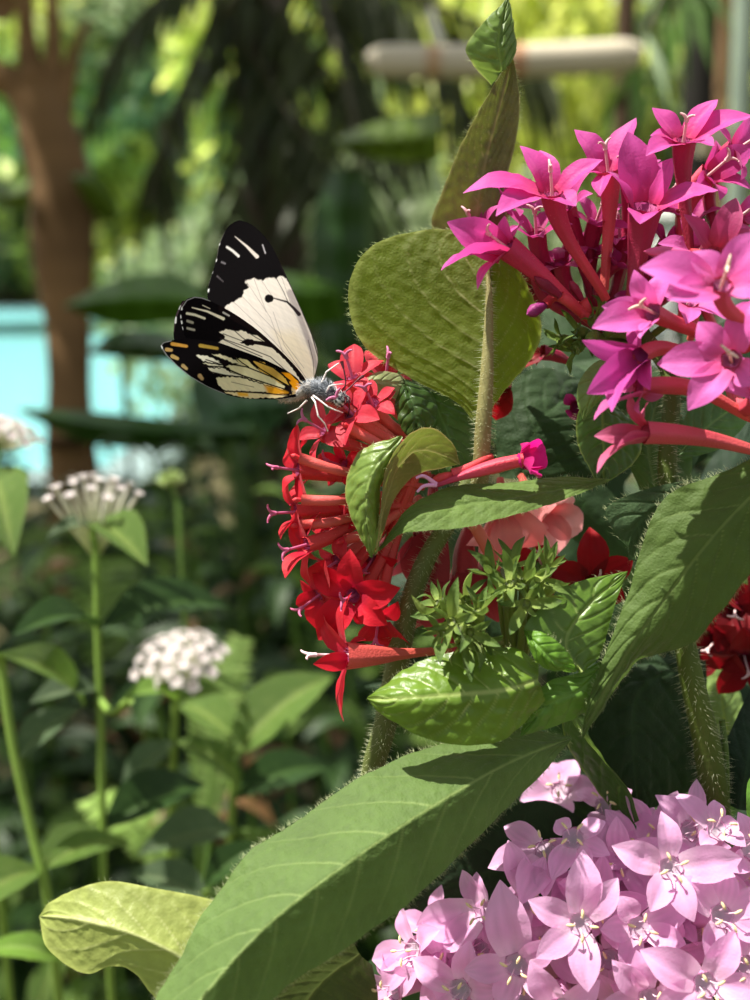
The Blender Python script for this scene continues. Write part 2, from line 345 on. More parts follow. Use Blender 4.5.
# faded blooms hanging behind the arching leaf
PINKF = ((214, 100, 104), (240, 168, 168), (236, 160, 160), (240, 176, 172))
kf = dict(pal=PINKF, tube=((214, 104, 100), (206, 90, 80)), stig=0)
floret(red, (505, 512, 10), (.35, -.55, .5), (500, 478, 12), [(556, 505), (540, 545), (480, 560), (466, 545), (500, 555)], 48, w=.42, **kf, r0=2)
floret(red, (545, 512, 15), (.5, -.4, .5), (520, 475, 18), [(575, 500), (582, 530), (556, 556), (520, 550), (535, 530)], 42, w=.4, **kf, r0=2)
stem(red, [(466, 512, 4), (480, 535, 3), (498, 568, 4)], [.9, 1.1], (222, 112, 96), 0, name='corolla_tube')
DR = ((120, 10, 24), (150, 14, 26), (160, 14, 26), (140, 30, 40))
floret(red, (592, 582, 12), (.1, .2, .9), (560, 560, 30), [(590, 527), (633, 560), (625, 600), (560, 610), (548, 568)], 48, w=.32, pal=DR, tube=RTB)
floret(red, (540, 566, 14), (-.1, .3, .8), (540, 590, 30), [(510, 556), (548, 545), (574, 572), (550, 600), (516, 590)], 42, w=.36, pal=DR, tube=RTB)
for q in [(436, 560, 10, (430, 622), (-.2, -.9, .1)), (466, 548, 12, (468, 600), (.1, -.9, .1)), (490, 560, 16, (492, 606), (.1, -.9, .1)), (425, 515, 12, (405, 570), (-.4, -.8, .1)), (450, 600, 14, (452, 640), (0, -.9, .2))]:
    C = (q[0], q[1]+25, q[2])
    floret(red, C, q[4], (q[0]+8, q[1]-40, q[2]+2), [(q[3][0]-20, q[3][1]+8, 0), (q[3][0]+6, q[3][1]+16, -4), (q[3][0]+22, q[3][1]+2, 1), (q[3][0], q[3][1]+6, 5)], 30, w=.36, pal=((130, 24, 40), (176, 44, 60), (205, 92, 104), (170, 50, 60)), tube=((150, 36, 44), (150, 40, 44)), stig=0, r0=2.2, rt=(2.2, 1.7, 1.1, .8, .6))
# small wilted fuchsia bloom lying on the leaf
FU = ((200, 20, 120), (222, 20, 140), (226, 40, 150), (190, 30, 110))
floret(red, (524, 460, -4), (.95, .2, .1), (432, 486, -2), [(545, 448), (538, 478), (530, 474, -3), (520, 444, 2), (540, 462, 3)], 22, w=.5, cup=.9, pal=FU, tube=((214, 66, 80), (176, 52, 92)), rt=(.95, 1.1, .9, .6, .45, .5), stig=0, label='small crumpled fuchsia floret')
bud(red, (452, 474, -2), (-.9, -.3, .1), (492, 456, 0), 22, (200, 60, 66), .2)
stem(red, [(436, 484, -4), (424, 476, -5), (416, 478, -5)], [.35, .2], (208, 150, 190), name='stigma'); stem(red, [(436, 485, -4), (424, 486, -5), (417, 492, -5)], [.35, .2], (208, 150, 190), name='stigma')
# leaves of the red plant
leaf(red, [(480, 430, 2), (455, 402, 3), (410, 378, 5), (364, 346, 7), (348, 302, 7), (356, 264, 6), (382, 240, 5), (430, 229, 4), (462, 231, 3), (482, 232, 3)],
     [(480, 430, 1), (486, 380, 0), (489, 330, 0), (490, 285, 0), (488, 250, 1), (482, 232, 3)],
     [(480, 430, 2), (500, 398, 4), (532, 358, 7), (542, 328, 8), (530, 290, 7), (515, 262, 5), (500, 242, 4), (482, 232, 3)],
     (116, 136, 24), (92, 104, 26), (160, 160, 104), side=-1, nvein=6, slant=.3, quilt=.4, mat=M_glow, hair=350, rim=(150, 160, 80), vw=.9, nu=70, nv=110, mott=.08, label='broad leaf seen from its olive green underside')
t1 = leaf(red, [(455, 266, 8), (432, 228, 7), (441, 195, 6), (459, 150, 5), (479, 112, 4), (497, 80, 4), (511, 60, 4)],
     [(470, 266, 10), (476, 220, 9), (486, 160, 8), (500, 105, 6), (508, 75, 5), (512, 58, 4)],
     [(495, 266, 8), (508, 225, 7), (503, 195, 7), (515, 145, 6), (520, 105, 5), (517, 76, 5), (513, 56, 4)],
     (80, 96, 30), (116, 100, 58), (140, 124, 84), side=-1, nvein=9, slant=.3, quilt=.35, mat=M_matte, hair=450, rim=(150, 150, 90), vw=.8, mott=.2, build=False)
leaf(red, [(491, 84, 5), (472, 64, 1), (466, 46, 0), (484, 22, 2), (500, 6, 4), (508, -3, 5)],
     [(502, 72, 3), (499, 48, 2), (502, 22, 3), (508, -3, 5)], [(512, 58, 4), (516, 46, 4), (513, 24, 4), (508, -3, 5)],
     (100, 128, 48), (110, 110, 50), (140, 160, 84), side=1, nvein=5, quilt=.55, mat=M_leaf, rim=(150, 160, 90), mb=t1, hair=60, label='narrow brownish leaf with a folded green tip')
leaf(red, [(612, 480, 2), (560, 477, 1), (510, 483, 0), (460, 485, -1), (430, 495, -2), (405, 512, -3), (386, 540, -1), (374, 556, 0)],
     [(612, 480, 2), (560, 489, -1), (505, 499, -3), (455, 506, -4), (420, 514, -5), (392, 536, -3), (374, 556, 0)],
     [(612, 480, 2), (575, 496, -2), (540, 508, -4), (500, 519, -6), (465, 528, -7), (430, 531, -7), (402, 534, -5), (384, 548, -2), (374, 556, 0)],
     (98, 126, 52), (110, 120, 50), (136, 158, 90), nvein=10, slant=.15, quilt=.3, mat=M_matte, hair=300, mott=.1, vw=.7, label='narrow arching hairy leaf')
leaf(red, [(402, 436, 0), (362, 450, 1), (347, 482, 2), (350, 512, 1), (362, 540, 0), (372, 558, 0)],
     [(402, 436, 0), (372, 474, -2), (366, 515, -2), (372, 558, 0)], [(402, 436, 0), (394, 458, 0), (381, 485, 1), (379, 515, 1), (377, 540, 0), (372, 558, 0)],
     (120, 150, 62), (120, 124, 56), (160, 180, 110), nvein=6, quilt=.4, mat=M_gloss, hair=60, dz=-5, build=True, label='glossy half of the curled leaf', rim=(160, 150, 90))
leaf(red, [(374, 545, 0), (381, 508, -1), (384, 480, -1), (393, 455, -2), (410, 434, -2), (432, 428, 0), (452, 443, 2), (460, 464, 4)],
     [(376, 548, 1), (383, 512, 3), (390, 486, 4), (402, 462, 4), (420, 450, 4), (445, 456, 5), (460, 464, 4)], [(378, 552, 3), (387, 520, 6), (396, 498, 7), (410, 480, 7), (425, 472, 7), (445, 468, 7), (460, 464, 5)],
     (100, 120, 40), (156, 152, 84), (176, 170, 110), side=-1, nvein=7, quilt=.25, dz=-5, mat=M_matte, hair=80, rim=(170, 150, 100), label='curled back olive leaf margin')
leaf(red, [(538, 664, 2), (515, 648, 3), (480, 650, 4), (440, 655, 4), (408, 668, 4), (384, 686, 3), (367, 698, 3)],
     [(538, 680, 0), (505, 690, -1), (460, 694, -1), (420, 697, -1), (390, 699, 0), (367, 698, 3)],
     [(545, 700, 2), (524, 722, 1), (500, 741, 0), (462, 745, 0), (425, 738, 0), (395, 722, 1), (377, 710, 2), (367, 698, 3)],
     (108, 142, 42), (110, 140, 50), (196, 210, 130), nvein=6, slant=.2, quilt=.4, mat=M_gloss, hair=120, vw=1.3, label='glossy bright green leaf', mott=.1, dz=-10)
leaf(red, [(582, 672, 3), (548, 656, 2), (524, 630, 1), (545, 604, 3), (575, 583, 5), (628, 571, 7)], [(582, 672, 0), (566, 642, 2), (588, 606, 4), (628, 571, 7)],
     [(582, 672, 2), (600, 655, 3), (610, 622, 4), (618, 596, 5), (628, 571, 7)], (98, 134, 46), (110, 140, 50), (170, 190, 110), nvein=5, quilt=.35, slant=.2, mat=M_gloss, hair=80, dz=-8)
leaf(red, [(524, 630, 0), (545, 634, -2), (566, 650, -2), (575, 668, 0)], [(524, 630, 0), (538, 646, -3), (556, 662, -3), (575, 668, 0)], [(524, 630, 0), (530, 650, -2), (545, 668, -2), (575, 672, 0)],
     (108, 156, 46), (110, 140, 50), (140, 180, 96), nvein=5, quilt=.4, mat=M_leaf, hair=40, dz=-9)
leaf(red, [(610, 655, 4), (580, 672, 2), (548, 682, 2), (528, 705, 1), (520, 736, 0)], [(610, 655, 4), (580, 690, 1), (550, 704, 0), (520, 736, 0)], [(612, 660, 4), (592, 705, 3), (560, 724, 2), (520, 736, 0)],
     (96, 140, 44), (110, 140, 50), (120, 160, 80), nvein=5, quilt=.4, mat=M_leaf, hair=60, dz=-7)
leaf(red, [(362, 382, 3), (378, 372, 4), (398, 374, 5), (408, 384, 5)], [(362, 382, 3), (380, 382, 3), (408, 384, 5)], [(362, 382, 3), (378, 394, 4), (398, 398, 5), (408, 384, 5)], (150, 165, 110), (150, 160, 100), (170, 180, 130), mat=M_leaf, nvein=4)
leaf(red, [(402, 380, 5), (396, 400, 5), (400, 425, 4), (412, 440, 4)], [(402, 380, 5), (412, 402, 3), (416, 425, 3), (412, 440, 4)], [(402, 380, 5), (430, 392, 5), (436, 418, 5), (412, 440, 4)], (62, 92, 36), (90, 110, 50), (80, 110, 60), mat=M_gloss, nvein=5, quilt=.5)
leaf(red, [(424, 396, 9), (420, 430, 8), (430, 460, 8), (450, 480, 8)], [(430, 392, 9), (446, 430, 8), (455, 460, 8), (450, 480, 8)], [(440, 388, 10), (472, 420, 9), (480, 455, 9), (450, 480, 8)], (80, 112, 50), (90, 110, 50), (110, 140, 80), mat=M_leaf, nvein=6, quilt=.5)
leaf(red, [(500, 478, 22), (496, 430, 22), (508, 385, 24), (545, 368, 26), (590, 385, 30)], [(520, 480, 20), (530, 440, 20), (550, 410, 22), (590, 385, 30)], [(600, 480, 22), (606, 440, 24), (604, 410, 26), (590, 385, 30)], (44, 70, 32), (60, 80, 40), (64, 92, 50), nvein=6, quilt=.35, mat=M_matte, hair=80)
# spiky green calyces left after the blooms fell
for (C, n, L, st) in [((452, 622, -3), (-.3, .1, .9), 30, (500, 690, 6)), ((478, 612, -1), (-.1, .7, .6), 26, (500, 690, 6)), ((438, 604, 0), (-.7, .5, .4), 24, (500, 690, 6)), ((462, 645, -2), (0, -.5, .8), 28, (500, 690, 6)), ((440, 632, -1), (-.8, -.3, .4), 22, (500, 690, 6)),
                      ((524, 580, 2), (0, .8, .5), 28, (516, 680, 6)), ((502, 592, 1), (-.4, .6, .6), 26, (516, 680, 6)), ((545, 594, 2), (.5, .7, .4), 24, (516, 680, 6)), ((526, 604, -1), (0, .2, .9), 26, (516, 680, 6)), ((512, 566, 4), (-.1, .95, .2), 26, (516, 680, 6)), ((466, 600, 2), (.2, .4, .8), 26, (500, 690, 6)), ((492, 574, 3), (-.6, .6, .4), 26, (516, 680, 6)), ((538, 580, 0), (.4, .3, .8), 26, (516, 680, 6)), ((448, 612, 1), (-.5, .7, .3), 28, (500, 690, 6)), ((470, 632, -3), (.3, 0, .9), 26, (500, 690, 6)), ((510, 584, -1), (-.2, .3, .9), 24, (516, 680, 6)), ((484, 640, 0), (.2, -.3, .8), 22, (500, 690, 6)), ((548, 566, 4), (.3, .9, .2), 22, (516, 680, 6))]:
    calyx(red, (C[0], C[1], C[2]-8), n, L*1.35, (146, 164, 78), (70, 98, 40), npet=6, seed=C[0], stalk=st, w=.145, opn=.7)
stem(red, [(505, 640, 4), (512, 680, 6), (500, 730, 10), (420, 800, 20)], [1.6, 1.8, 1.8], (110, 135, 50), 250)
# ================================================================== BUTTERFLY
bf = thing('butterfly', 'white butterfly with black wing borders feeding on the red flowers', 'butterfly', P((330, 395, 0)))
def bp(x, y, z=0): return (150+x/3.5714, 200+y/3.5714, z)
class Wing:
    def __init__(s, lead, trail, zf, n=230):
        a = cr([bp(*q) for q in lead], n); b = cr([bp(*q) for q in trail], n)
        t = np.linspace(0, 1, n//2)[None, :, None]
        s.A = a[:, None]*(1-t)+b[:, None]*t
        s.A[..., 2] = zf((s.A[..., 0]-150)*3.5714, (s.A[..., 1]-200)*3.5714)
        s.X = (s.A[..., 0]-150)*3.5714; s.Y = (s.A[..., 1]-200)*3.5714
        s.X2 = s.X+2.2*nz(np.stack([s.X, s.Y, 0*s.X], -1), .33, 1); s.Y2 = s.Y+2.2*nz(np.stack([s.X, s.Y, 0*s.X], -1), .33, 2)
        s.c = np.zeros(s.A.shape)+lin((9, 6, 8))
    def mix(s, m, c): s.c = s.c*(1-m[..., None])+lin(c)*m[..., None]
    def poly(s, pts, c, soft=1.5, jag=True):
        X, Y = (s.X2, s.Y2) if jag else (s.X, s.Y)
        ins = np.zeros(X.shape, bool); dm = np.full(X.shape, 1e9); n = len(pts)
        for i in range(n):
            x0, y0 = pts[i]; x1, y1 = pts[(i+1) % n]
            if y0 != y1:
                cnd = (y0 > Y) != (y1 > Y); xi = (x1-x0)*(Y-y0)/(y1-y0)+x0; ins ^= cnd & (X < xi)
            dx, dy = x1-x0, y1-y0; t = np.clip(((X-x0)*dx+(Y-y0)*dy)/(dx*dx+dy*dy+1e-9), 0, 1)
            dm = np.minimum(dm, np.hypot(X-x0-t*dx, Y-y0-t*dy))
        sd = np.where(ins, dm, -dm); s.mix(np.clip(sd/soft+.5, 0, 1), c)
    def stroke(s, pts, w, c, w2=None, soft=1.5, a=1):
        w2 = w if w2 is None else w2; n = len(pts)-1; m = np.zeros(s.X.shape)
        for i in range(n):
            (x0, y0), (x1, y1) = pts[i], pts[i+1]; dx, dy = x1-x0, y1-y0
            t = np.clip(((s.X-x0)*dx+(s.Y-y0)*dy)/(dx*dx+dy*dy+1e-9), 0, 1); d = np.hypot(s.X-x0-t*dx, s.Y-y0-t*dy)
            ww = (w+(w2-w)*(i+t)/n)/2; m = np.maximum(m, np.clip((ww-d)/soft+.5, 0, 1))
        s.mix(m*a, c)
    def build(s, name, label=None, veins=None):
        s.c = np.clip(s.c*(1+.05*nz(np.stack([s.X, s.Y, 0*s.X], -1), .5, 9)[..., None]), 0, 1)
        W = topx(s.A); mb = MB(); Nn = np.cross(np.gradient(W, axis=1), np.gradient(W, axis=0))
        if (Nn@-FW).sum() < 0: W = W[:, ::-1]; s.c = s.c[:, ::-1]
        mb.grid(W, s.c); 
        E = np.vstack([W[::2, 0], W[::2, -1]]); ctr = W.mean((0, 1))
        return part(name, mb, M_wing, bf, label)
# far forewing (behind, standing tall)
A = Wing([(582, 650), (600, 560), (575, 470), (545, 400), (510, 320), (472, 240), (432, 160), (385, 105), (352, 82), (320, 72)],
         [(570, 660), (500, 600), (420, 520), (330, 450), (260, 400), (220, 375), (206, 350), (209, 305), (226, 250), (239, 200), (246, 160), (270, 108), (295, 82), (320, 72)],
         lambda x, y: 1.2+((580-x)+(650-y))/900*4.5+1.0*np.sin((x+y)/190))
A.poly([(340, 290), (370, 280), (400, 288), (425, 275), (450, 281), (470, 272), (485, 280), (520, 330), (560, 420), (600, 520), (620, 660), (560, 680), (400, 560), (262, 392), (275, 375), (300, 362), (330, 345), (338, 322), (352, 314)], (232, 222, 212), 3)
A.poly([(560, 660), (480, 560), (440, 470), (520, 470), (590, 560), (600, 660)], (234, 220, 196), 40, False)
for q in [[(340, 285), (430, 420), (480, 560)], [(372, 282), (415, 400)], [(470, 275), (505, 375)], [(300, 365), (420, 480), (540, 610)], [(330, 345), (450, 470), (550, 600)], [(400, 290), (440, 350)], [(275, 388), (400, 500), (540, 640)], [(440, 400), (480, 520), (560, 640)]]: A.stroke(q, 2.2, (120, 105, 105), soft=2, a=.55)
A.stroke([(500, 330), (540, 430), (580, 540), (606, 640)], 22, (150, 138, 140), 18, 8, .75)
A.stroke([(470, 235), (508, 315), (545, 400), (578, 480), (600, 560), (606, 640)], 8, (30, 22, 26), 3, 3)
A.stroke([(565, 500), (582, 570), (588, 650)], 3, (60, 50, 56), a=.7)
A.stroke([(425, 352), (428, 352)], 31, (14, 10, 12), 27, 2); A.stroke([(440, 350), (490, 364), (515, 388), (532, 408)], 4, (40, 30, 34), 14, 2)
A.stroke([(452, 282), (478, 330), (492, 362)], 3, (60, 50, 54), a=.8)
A.stroke([(303, 130), (345, 165), (382, 202)], 2, (225, 214, 205), 14); A.stroke([(275, 168), (296, 182), (316, 200)], 8, (235, 230, 225), 9)
A.stroke([(402, 160), (412, 190)], 5, (170, 165, 170)); A.stroke([(256, 222), (268, 227)], 6, (120, 115, 120)); A.stroke([(240, 272), (262, 292)], 5, (95, 88, 92), 2)
for q in [(247, 155), (236, 213), (221, 256), (209, 321)]: A.stroke([q, (q[0]-1, q[1]+5)], 7, (235, 235, 235))
A.stroke([(268, 108), (246, 160), (238, 205), (224, 250), (208, 305)], 3.0, (140, 135, 130), 2, a=.5)
A.build('forewing', 'far forewing standing tall')
# far hindwing sliver
H2 = Wing([(560, 690), (300, 600), (180, 450), (125, 362), (105, 382), (90, 420), (84, 470), (86, 500)], [(560, 695), (300, 640), (150, 560), (86, 500)], lambda x, y: 1.0+(560-x)/560*2.5)
H2.stroke([(125, 362), (105, 385), (90, 425), (84, 470)], 6, (70, 56, 60), 6); H2.stroke([(92, 420), (91, 438)], 7, (220, 220, 220)); H2.stroke([(108, 378), (104, 390)], 4, (190, 190, 190))
H2.build('hindwing')
# near forewing, seen foreshortened from below
Bw = Wing([(578, 692), (545, 625), (480, 552), (400, 478), (340, 432), (280, 394), (215, 360), (185, 348), (160, 345)],
          [(570, 694), (480, 650), (380, 600), (250, 560), (160, 520), (128, 492), (114, 452), (108, 415), (112, 385), (130, 355), (160, 345)], lambda x, y: -(580-x)/580*4.5-.25+.5*np.sin(x/120))
Bw.poly([(246, 470), (275, 462), (300, 470), (330, 465), (352, 478), (385, 484), (440, 530), (500, 590), (550, 660), (568, 694), (520, 680), (470, 618), (400, 582), (320, 552), (240, 512), (262, 498), (268, 486)], (232, 222, 200), 2)
Bw.stroke([(258, 384), (330, 430), (400, 485), (480, 556), (545, 632), (578, 694)], 24, (22, 14, 14), 10)
Bw.stroke([(258, 394), (330, 440), (370, 470)], 26, (20, 13, 14), 6)
for q in [[(250, 492), (330, 520), (430, 560), (520, 640)], [(262, 478), (320, 500), (345, 508)], [(300, 465), (330, 492), (350, 505)], [(345, 470), (380, 492), (410, 508)], [(265, 500), (330, 530), (400, 560)]]: Bw.stroke(q, 3.5, (40, 30, 30), a=.85)
Bw.poly([(322, 508), (345, 495), (366, 500), (384, 508), (366, 518), (344, 520)], (16, 10, 12)); Bw.stroke([(360, 507), (400, 512), (440, 520)], 12, (20, 12, 14), 18)
Bw.stroke([(150, 384), (205, 398), (262, 424)], 3, (222, 214, 190), 11); Bw.stroke([(132, 405), (160, 410), (195, 423)], 9, (210, 205, 180), 8)
Bw.stroke([(134, 432), (152, 438)], 9, (150, 145, 130)); Bw.stroke([(134, 458), (158, 464)], 8, (160, 155, 140)); Bw.stroke([(188, 376), (214, 388)], 3, (190, 182, 160)); Bw.stroke([(262, 402), (282, 413)], 7, (170, 165, 160), 6)
Bw.stroke([(214, 360), (185, 350), (160, 347), (132, 358), (114, 385)], 3.5, (150, 150, 150), a=.8)
for q in [(112, 384), (108, 414), (112, 434), (114, 456)]: Bw.stroke([q, (q[0]+1, q[1]+6)], 7, (235, 235, 235))
Bw.build('forewing', 'near forewing seen at a slant')
# near hindwing with yellow cells
H = Wing([(572, 694), (555, 672), (520, 632), (470, 600), (400, 566), (320, 536), (240, 508), (180, 500), (128, 494), (75, 502), (50, 508), (38, 520)],
         [(560, 698), (500, 706), (440, 712), (340, 709), (270, 694), (205, 667), (145, 632), (98, 594), (60, 556), (44, 535), (38, 520)], lambda x, y: -(580-x)/580*5-1.1+.4*np.sin(x/90+y/70))
cells = [([(368, 574), (400, 578), (450, 605), (488, 640), (500, 668), (470, 656), (430, 636), (388, 606)], (214, 176, 80)),
 ([(305, 562), (345, 568), (366, 590), (385, 606), (345, 597), (320, 582)], (226, 218, 160)), ([(222, 552), (255, 552), (300, 570), (330, 588), (300, 582), (258, 566)], (226, 218, 180)),
 ([(272, 592), (320, 586), (380, 604), (440, 638), (482, 668), (474, 676), (400, 654), (330, 630), (290, 612)], (224, 216, 172)),
 ([(165, 554), (200, 556), (245, 574), (272, 586), (240, 586), (185, 572)], (230, 226, 205)), ([(188, 580), (240, 590), (262, 592), (258, 598), (215, 594)], (226, 220, 190)),
 ([(205, 600), (262, 600), (290, 616), (332, 630), (280, 628), (225, 618)], (228, 222, 196)), ([(236, 632), (320, 634), (390, 654), (470, 682), (478, 690), (400, 684), (300, 682), (262, 678), (242, 655)], (226, 216, 176)),
 ([(262, 684), (300, 687), (400, 690), (470, 694), (500, 698), (440, 708), (340, 706), (285, 694)], (226, 208, 160)), ([(478, 622), (500, 622), (530, 650), (548, 690), (520, 694), (504, 660)], (222, 150, 20)), ([(500, 670), (515, 672), (522, 692), (500, 696)], (190, 160, 110))]
for p_, c_ in cells: H.poly(p_, c_, 2)
H.poly([(408, 662), (450, 668), (492, 688), (450, 696), (420, 690)], (228, 160, 36), 12, False); H.poly([(310, 686), (350, 690), (352, 702), (316, 700)], (232, 176, 60), 6, False)
H.poly([(470, 616), (500, 618), (540, 664), (548, 690), (530, 692), (510, 650)], (222, 148, 16), 4, False)
for p_, w_, w2_ in [([(345, 560), (392, 602), (470, 650), (502, 668)], 4, 5), ([(262, 582), (345, 596), (440, 634), (502, 672)], 5, 4), ([(262, 598), (330, 627), (420, 656), (508, 684)], 6, 4), ([(200, 570), (262, 590)], 4, 4), ([(190, 592), (262, 596)], 5, 4), ([(215, 614), (270, 626), (330, 632)], 5, 4), ([(300, 558), (330, 582), (352, 596)], 4, 4), ([(240, 682), (300, 684), (400, 690), (500, 699)], 4, 3), ([(372, 572), (440, 598), (500, 646)], 5, 5)]: H.stroke(p_, w_, (22, 15, 14), w2_)
H.stroke([(290, 650), (370, 668)], 3, (60, 48, 40), a=.6); H.stroke([(250, 682), (340, 684), (420, 690), (480, 697)], 3, (40, 30, 26)); H.stroke([(498, 670), (504, 690)], 9, (24, 16, 16)); H.stroke([(488, 640), (503, 668), (500, 690)], 6, (24, 16, 16))
H.poly([(245, 580), (262, 572), (290, 578), (300, 586), (270, 594)], (18, 12, 14))
for a_, b_, w_, c_ in [((80, 514), (130, 522), 13, (206, 150, 66)), ((60, 534), (76, 536), 14, (196, 160, 100)), ((80, 558), (98, 566), 14, (190, 160, 96)), ((118, 592), (130, 602), 13, (176, 150, 100)), ((178, 628), (186, 638), 15, (170, 140, 96)), ((180, 520), (240, 530), 13, (170, 140, 60))]: H.stroke([a_, b_], w_, c_, w_*.8, 3)
H.stroke([(38, 520), (60, 556), (98, 594), (145, 632), (205, 667), (270, 694)], 5, (150, 150, 150), 3, a=.75); H.stroke([(38, 520), (42, 528)], 8, (240, 240, 240)); H.stroke([(38, 520), (50, 509), (75, 503)], 3.5, (170, 170, 170), a=.7)
H.build('hindwing', 'near hindwing with yellow and orange cells')
# body, one mesh: abdomen, thorax, head
bm_ = MB()
path = cr([(276, 399, .5), (286, 399, 0), (296, 396, -.8), (308, 388, -1.6), (320, 388, -1.8), (330, 394, -1.8), (336, 398, -1.8), (342, 400, -1.8), (347, 402, -1.8)], 60)
rd = np.interp(np.linspace(0, 1, 60), [0, .1, .3, .5, .62, .74, .82, .86, .92, .97, 1], [.05, .4, .75, .95, 1.35, 1.3, .9, .85, 1.1, .85, .3])/1000
cc = np.array([lin((150, 146, 142))]*60); cc[30:45] = lin((96, 102, 110)); cc[45:] = lin((52, 56, 66))
Wp = topx(path); bm_.tube(Wp, rd, cc, 28)
def fur(k0, k1, n, L, col, r=.00003):
    i = rng.integers(k0, k1, n); T = nrm(Wp[i+1]-Wp[i-1]); d = nrm(np.cross(T, rng.normal(size=(n, 3))))
    bm_.hairs(Wp[i]+d*rd[i][:, None]*.95, d-T*.7, L*(.5+rng.random(n)*.7), r, lin(col))
fur(24, 48, 650, .0009, (176, 182, 188)); fur(24, 46, 600, .0009, (40, 44, 52)); fur(4, 26, 500, .0007, (206, 198, 190)); fur(46, 58, 400, .0006, (214, 216, 214), .00004); fur(46, 58, 260, .0006, (25, 25, 30), .00004)
body = part('body', bm_, M_body, bf)
em = MB(); th, ph = np.meshgrid(np.linspace(0, 2*PI, 22), np.linspace(.01, PI-.01, 14))
for z, xx in ((-3.0, 340), (-.4, 345)):
    c = P((xx, 401, z)); G = c+np.stack([np.sin(ph)*np.cos(th)*.95, np.sin(ph)*np.sin(th)*.8, np.cos(ph)*1.0], -1)/1000
    chk = (np.sin(th*5)*np.sin(ph*7) > 0.15)[..., None]; e2 = MB(); e2.grid(G, np.where(chk, lin((180, 180, 176)), lin((20, 20, 26)))); part('eye', e2, M_eye, bf)
def bc(x, y, z): return (230+x/6.25, 290+y/6.25, z)
for q in [[bc(560, 600, -2.6), bc(585, 556, -3), bc(602, 512, -3.4), bc(670, 464, -2.5), bc(680, 458, -2)], [bc(600, 640, -3), bc(622, 600, -3.5), bc(660, 592, -3.5), bc(712, 588, -2)],
          [bc(520, 660, -2.8), bc(548, 680, -4), bc(612, 730, -4.5), bc(660, 752, -4.2), bc(704, 766, -3)], [bc(510, 670, -2.8), bc(532, 700, -4), bc(552, 790, -4.4), bc(592, 835, -4), bc(612, 882, -3)], [bc(480, 690, 1), bc(430, 740, 1.4), bc(360, 772, 2)]]:
    lm = MB(); pp = topx(np.array(q)); lm.tube(np.vstack([pp[i]+(pp[i+1]-pp[i])*np.linspace(0, 1, 6)[:, None] for i in range(len(pp)-1)]), np.linspace(.00016, .00009, 6*(len(pp)-1)), lin((232, 226, 222)), 7); part('leg', lm, M_body, bf)
for q in [[bc(690, 640, -2), bc(722, 590, -2.5), bc(716, 520, -3), bc(698, 446, -3)], [bc(700, 655, -1), bc(760, 600, 0), bc(800, 560, 1), bc(830, 540, 2)]]:
    lm = MB(); pp = topx(cr(q, 24)); lm.tube(pp, np.r_[np.full(19, .00012), np.linspace(.00018, .0003, 5)], lin((96, 40, 52)), 7); part('antenna', lm, M_body, bf)
lm = MB(); lm.tube(topx(cr([bc(700, 680, -2), bc(740, 700, -2.5), bc(745, 750, -2), bc(735, 790, -1)], 16)), .0001, lin((60, 30, 36)), 6); part('proboscis', lm, M_body, bf)
# ================================================================== HOT PINK PENTAS
HP = ((196, 44, 100), (206, 66, 150), (204, 84, 168), (176, 62, 128))
HL = ((214, 90, 150), (222, 104, 184), (220, 112, 190), (196, 84, 150))
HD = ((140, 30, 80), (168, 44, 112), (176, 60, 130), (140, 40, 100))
hot = thing('pentas_plant', 'pentas plant with hot pink flowers in the upper right corner', 'flower', ground_pt(712, 790, 12))
stem(hot, [(640, 330, 8), (668, 370, 5), (672, 400, 4), (668, 440, 3), (668, 490, 3), (678, 600, 6), (692, 680, 7), (706, 740, 9), (716, 810, 12), (722, 900, 18)], [1.2, 1.5, 1.6, 2.3, 2.4], (72, 88, 30), 1500, ground=True, hl=1.3)
HB = (602, 330, 6); T1 = ((180, 40, 84), (200, 70, 70)); T2 = ((160, 34, 76), (140, 36, 50)); T3 = ((190, 66, 88), (198, 88, 80))
kh = dict(pal=HP, hairc=(180, 70, 130), stc=(222, 176, 176), fuzz=80, rt=(1.9, 1.45, 1.05, .85, .75, .7))
floret(hot, (506, 247, -3), (-.75, .45, .35), (592, 322, 3), [(504, 216, -1), (441, 270, -4), (447, 222, -2), (478, 290, -1), (524, 222, 3)], 52, tube=T1, w=.27, **kh)
floret(hot, (552, 192, -3), (-.15, .75, .55), (606, 300, 3), [(463, 194, 0), (520, 146, 2), (540, 150, 3), (603, 160, -1), (576, 206, -4), (496, 216, -5)], 55, tube=T1, w=.26, **kh, bend=.35)
floret(hot, (684, 138, -2), (-.05, .7, .65), (690, 262, 3), [(652, 108, 2), (718, 100, 1), (752, 116, -1), (714, 146, -4), (646, 156, -4), (650, 136, 0)], 55, tube=T2, w=.26, **kh, bend=.3, stl=2.6)
floret(hot, (645, 205, -4), (0, .72, .6), (628, 328, 0), [(628, 132, 1), (672, 158, 0), (718, 190, -3), (640, 224, -6), (606, 172, -2)], 62, tube=T2, w=.29, pal=HP, hairc=(180, 70, 130), stig=0, rt=(2.6, 2.1, 1.5, 1.1, .95, .9), r0=2.2, bend=.35)
floret(hot, (608, 170, 3), (-.2, .8, .4), (604, 290, 6), [(574, 130, 2), (636, 118, 2), (600, 196, -3), (576, 176, 0), (642, 160, 0)], 48, tube=T3, w=.26, **kh, bend=.3)
floret(hot, (710, 174, 4), (.5, .4, .6), (690, 300, 6), [(752, 146, 0), (752, 190, 0), (716, 140, 3), (694, 190, -2), (720, 200, -3)], 46, tube=T3, w=.28, **kh)
floret(hot, (716, 252, -4), (.2, .5, .8), (690, 340, 4), [(684, 214, 0), (736, 198, 1), (762, 232, 0), (740, 280, -3), (690, 284, -4)], 58, tube=T3, w=.24, pal=((200, 60, 80), (184, 66, 116), (184, 84, 130), (176, 62, 120)), stig=0)
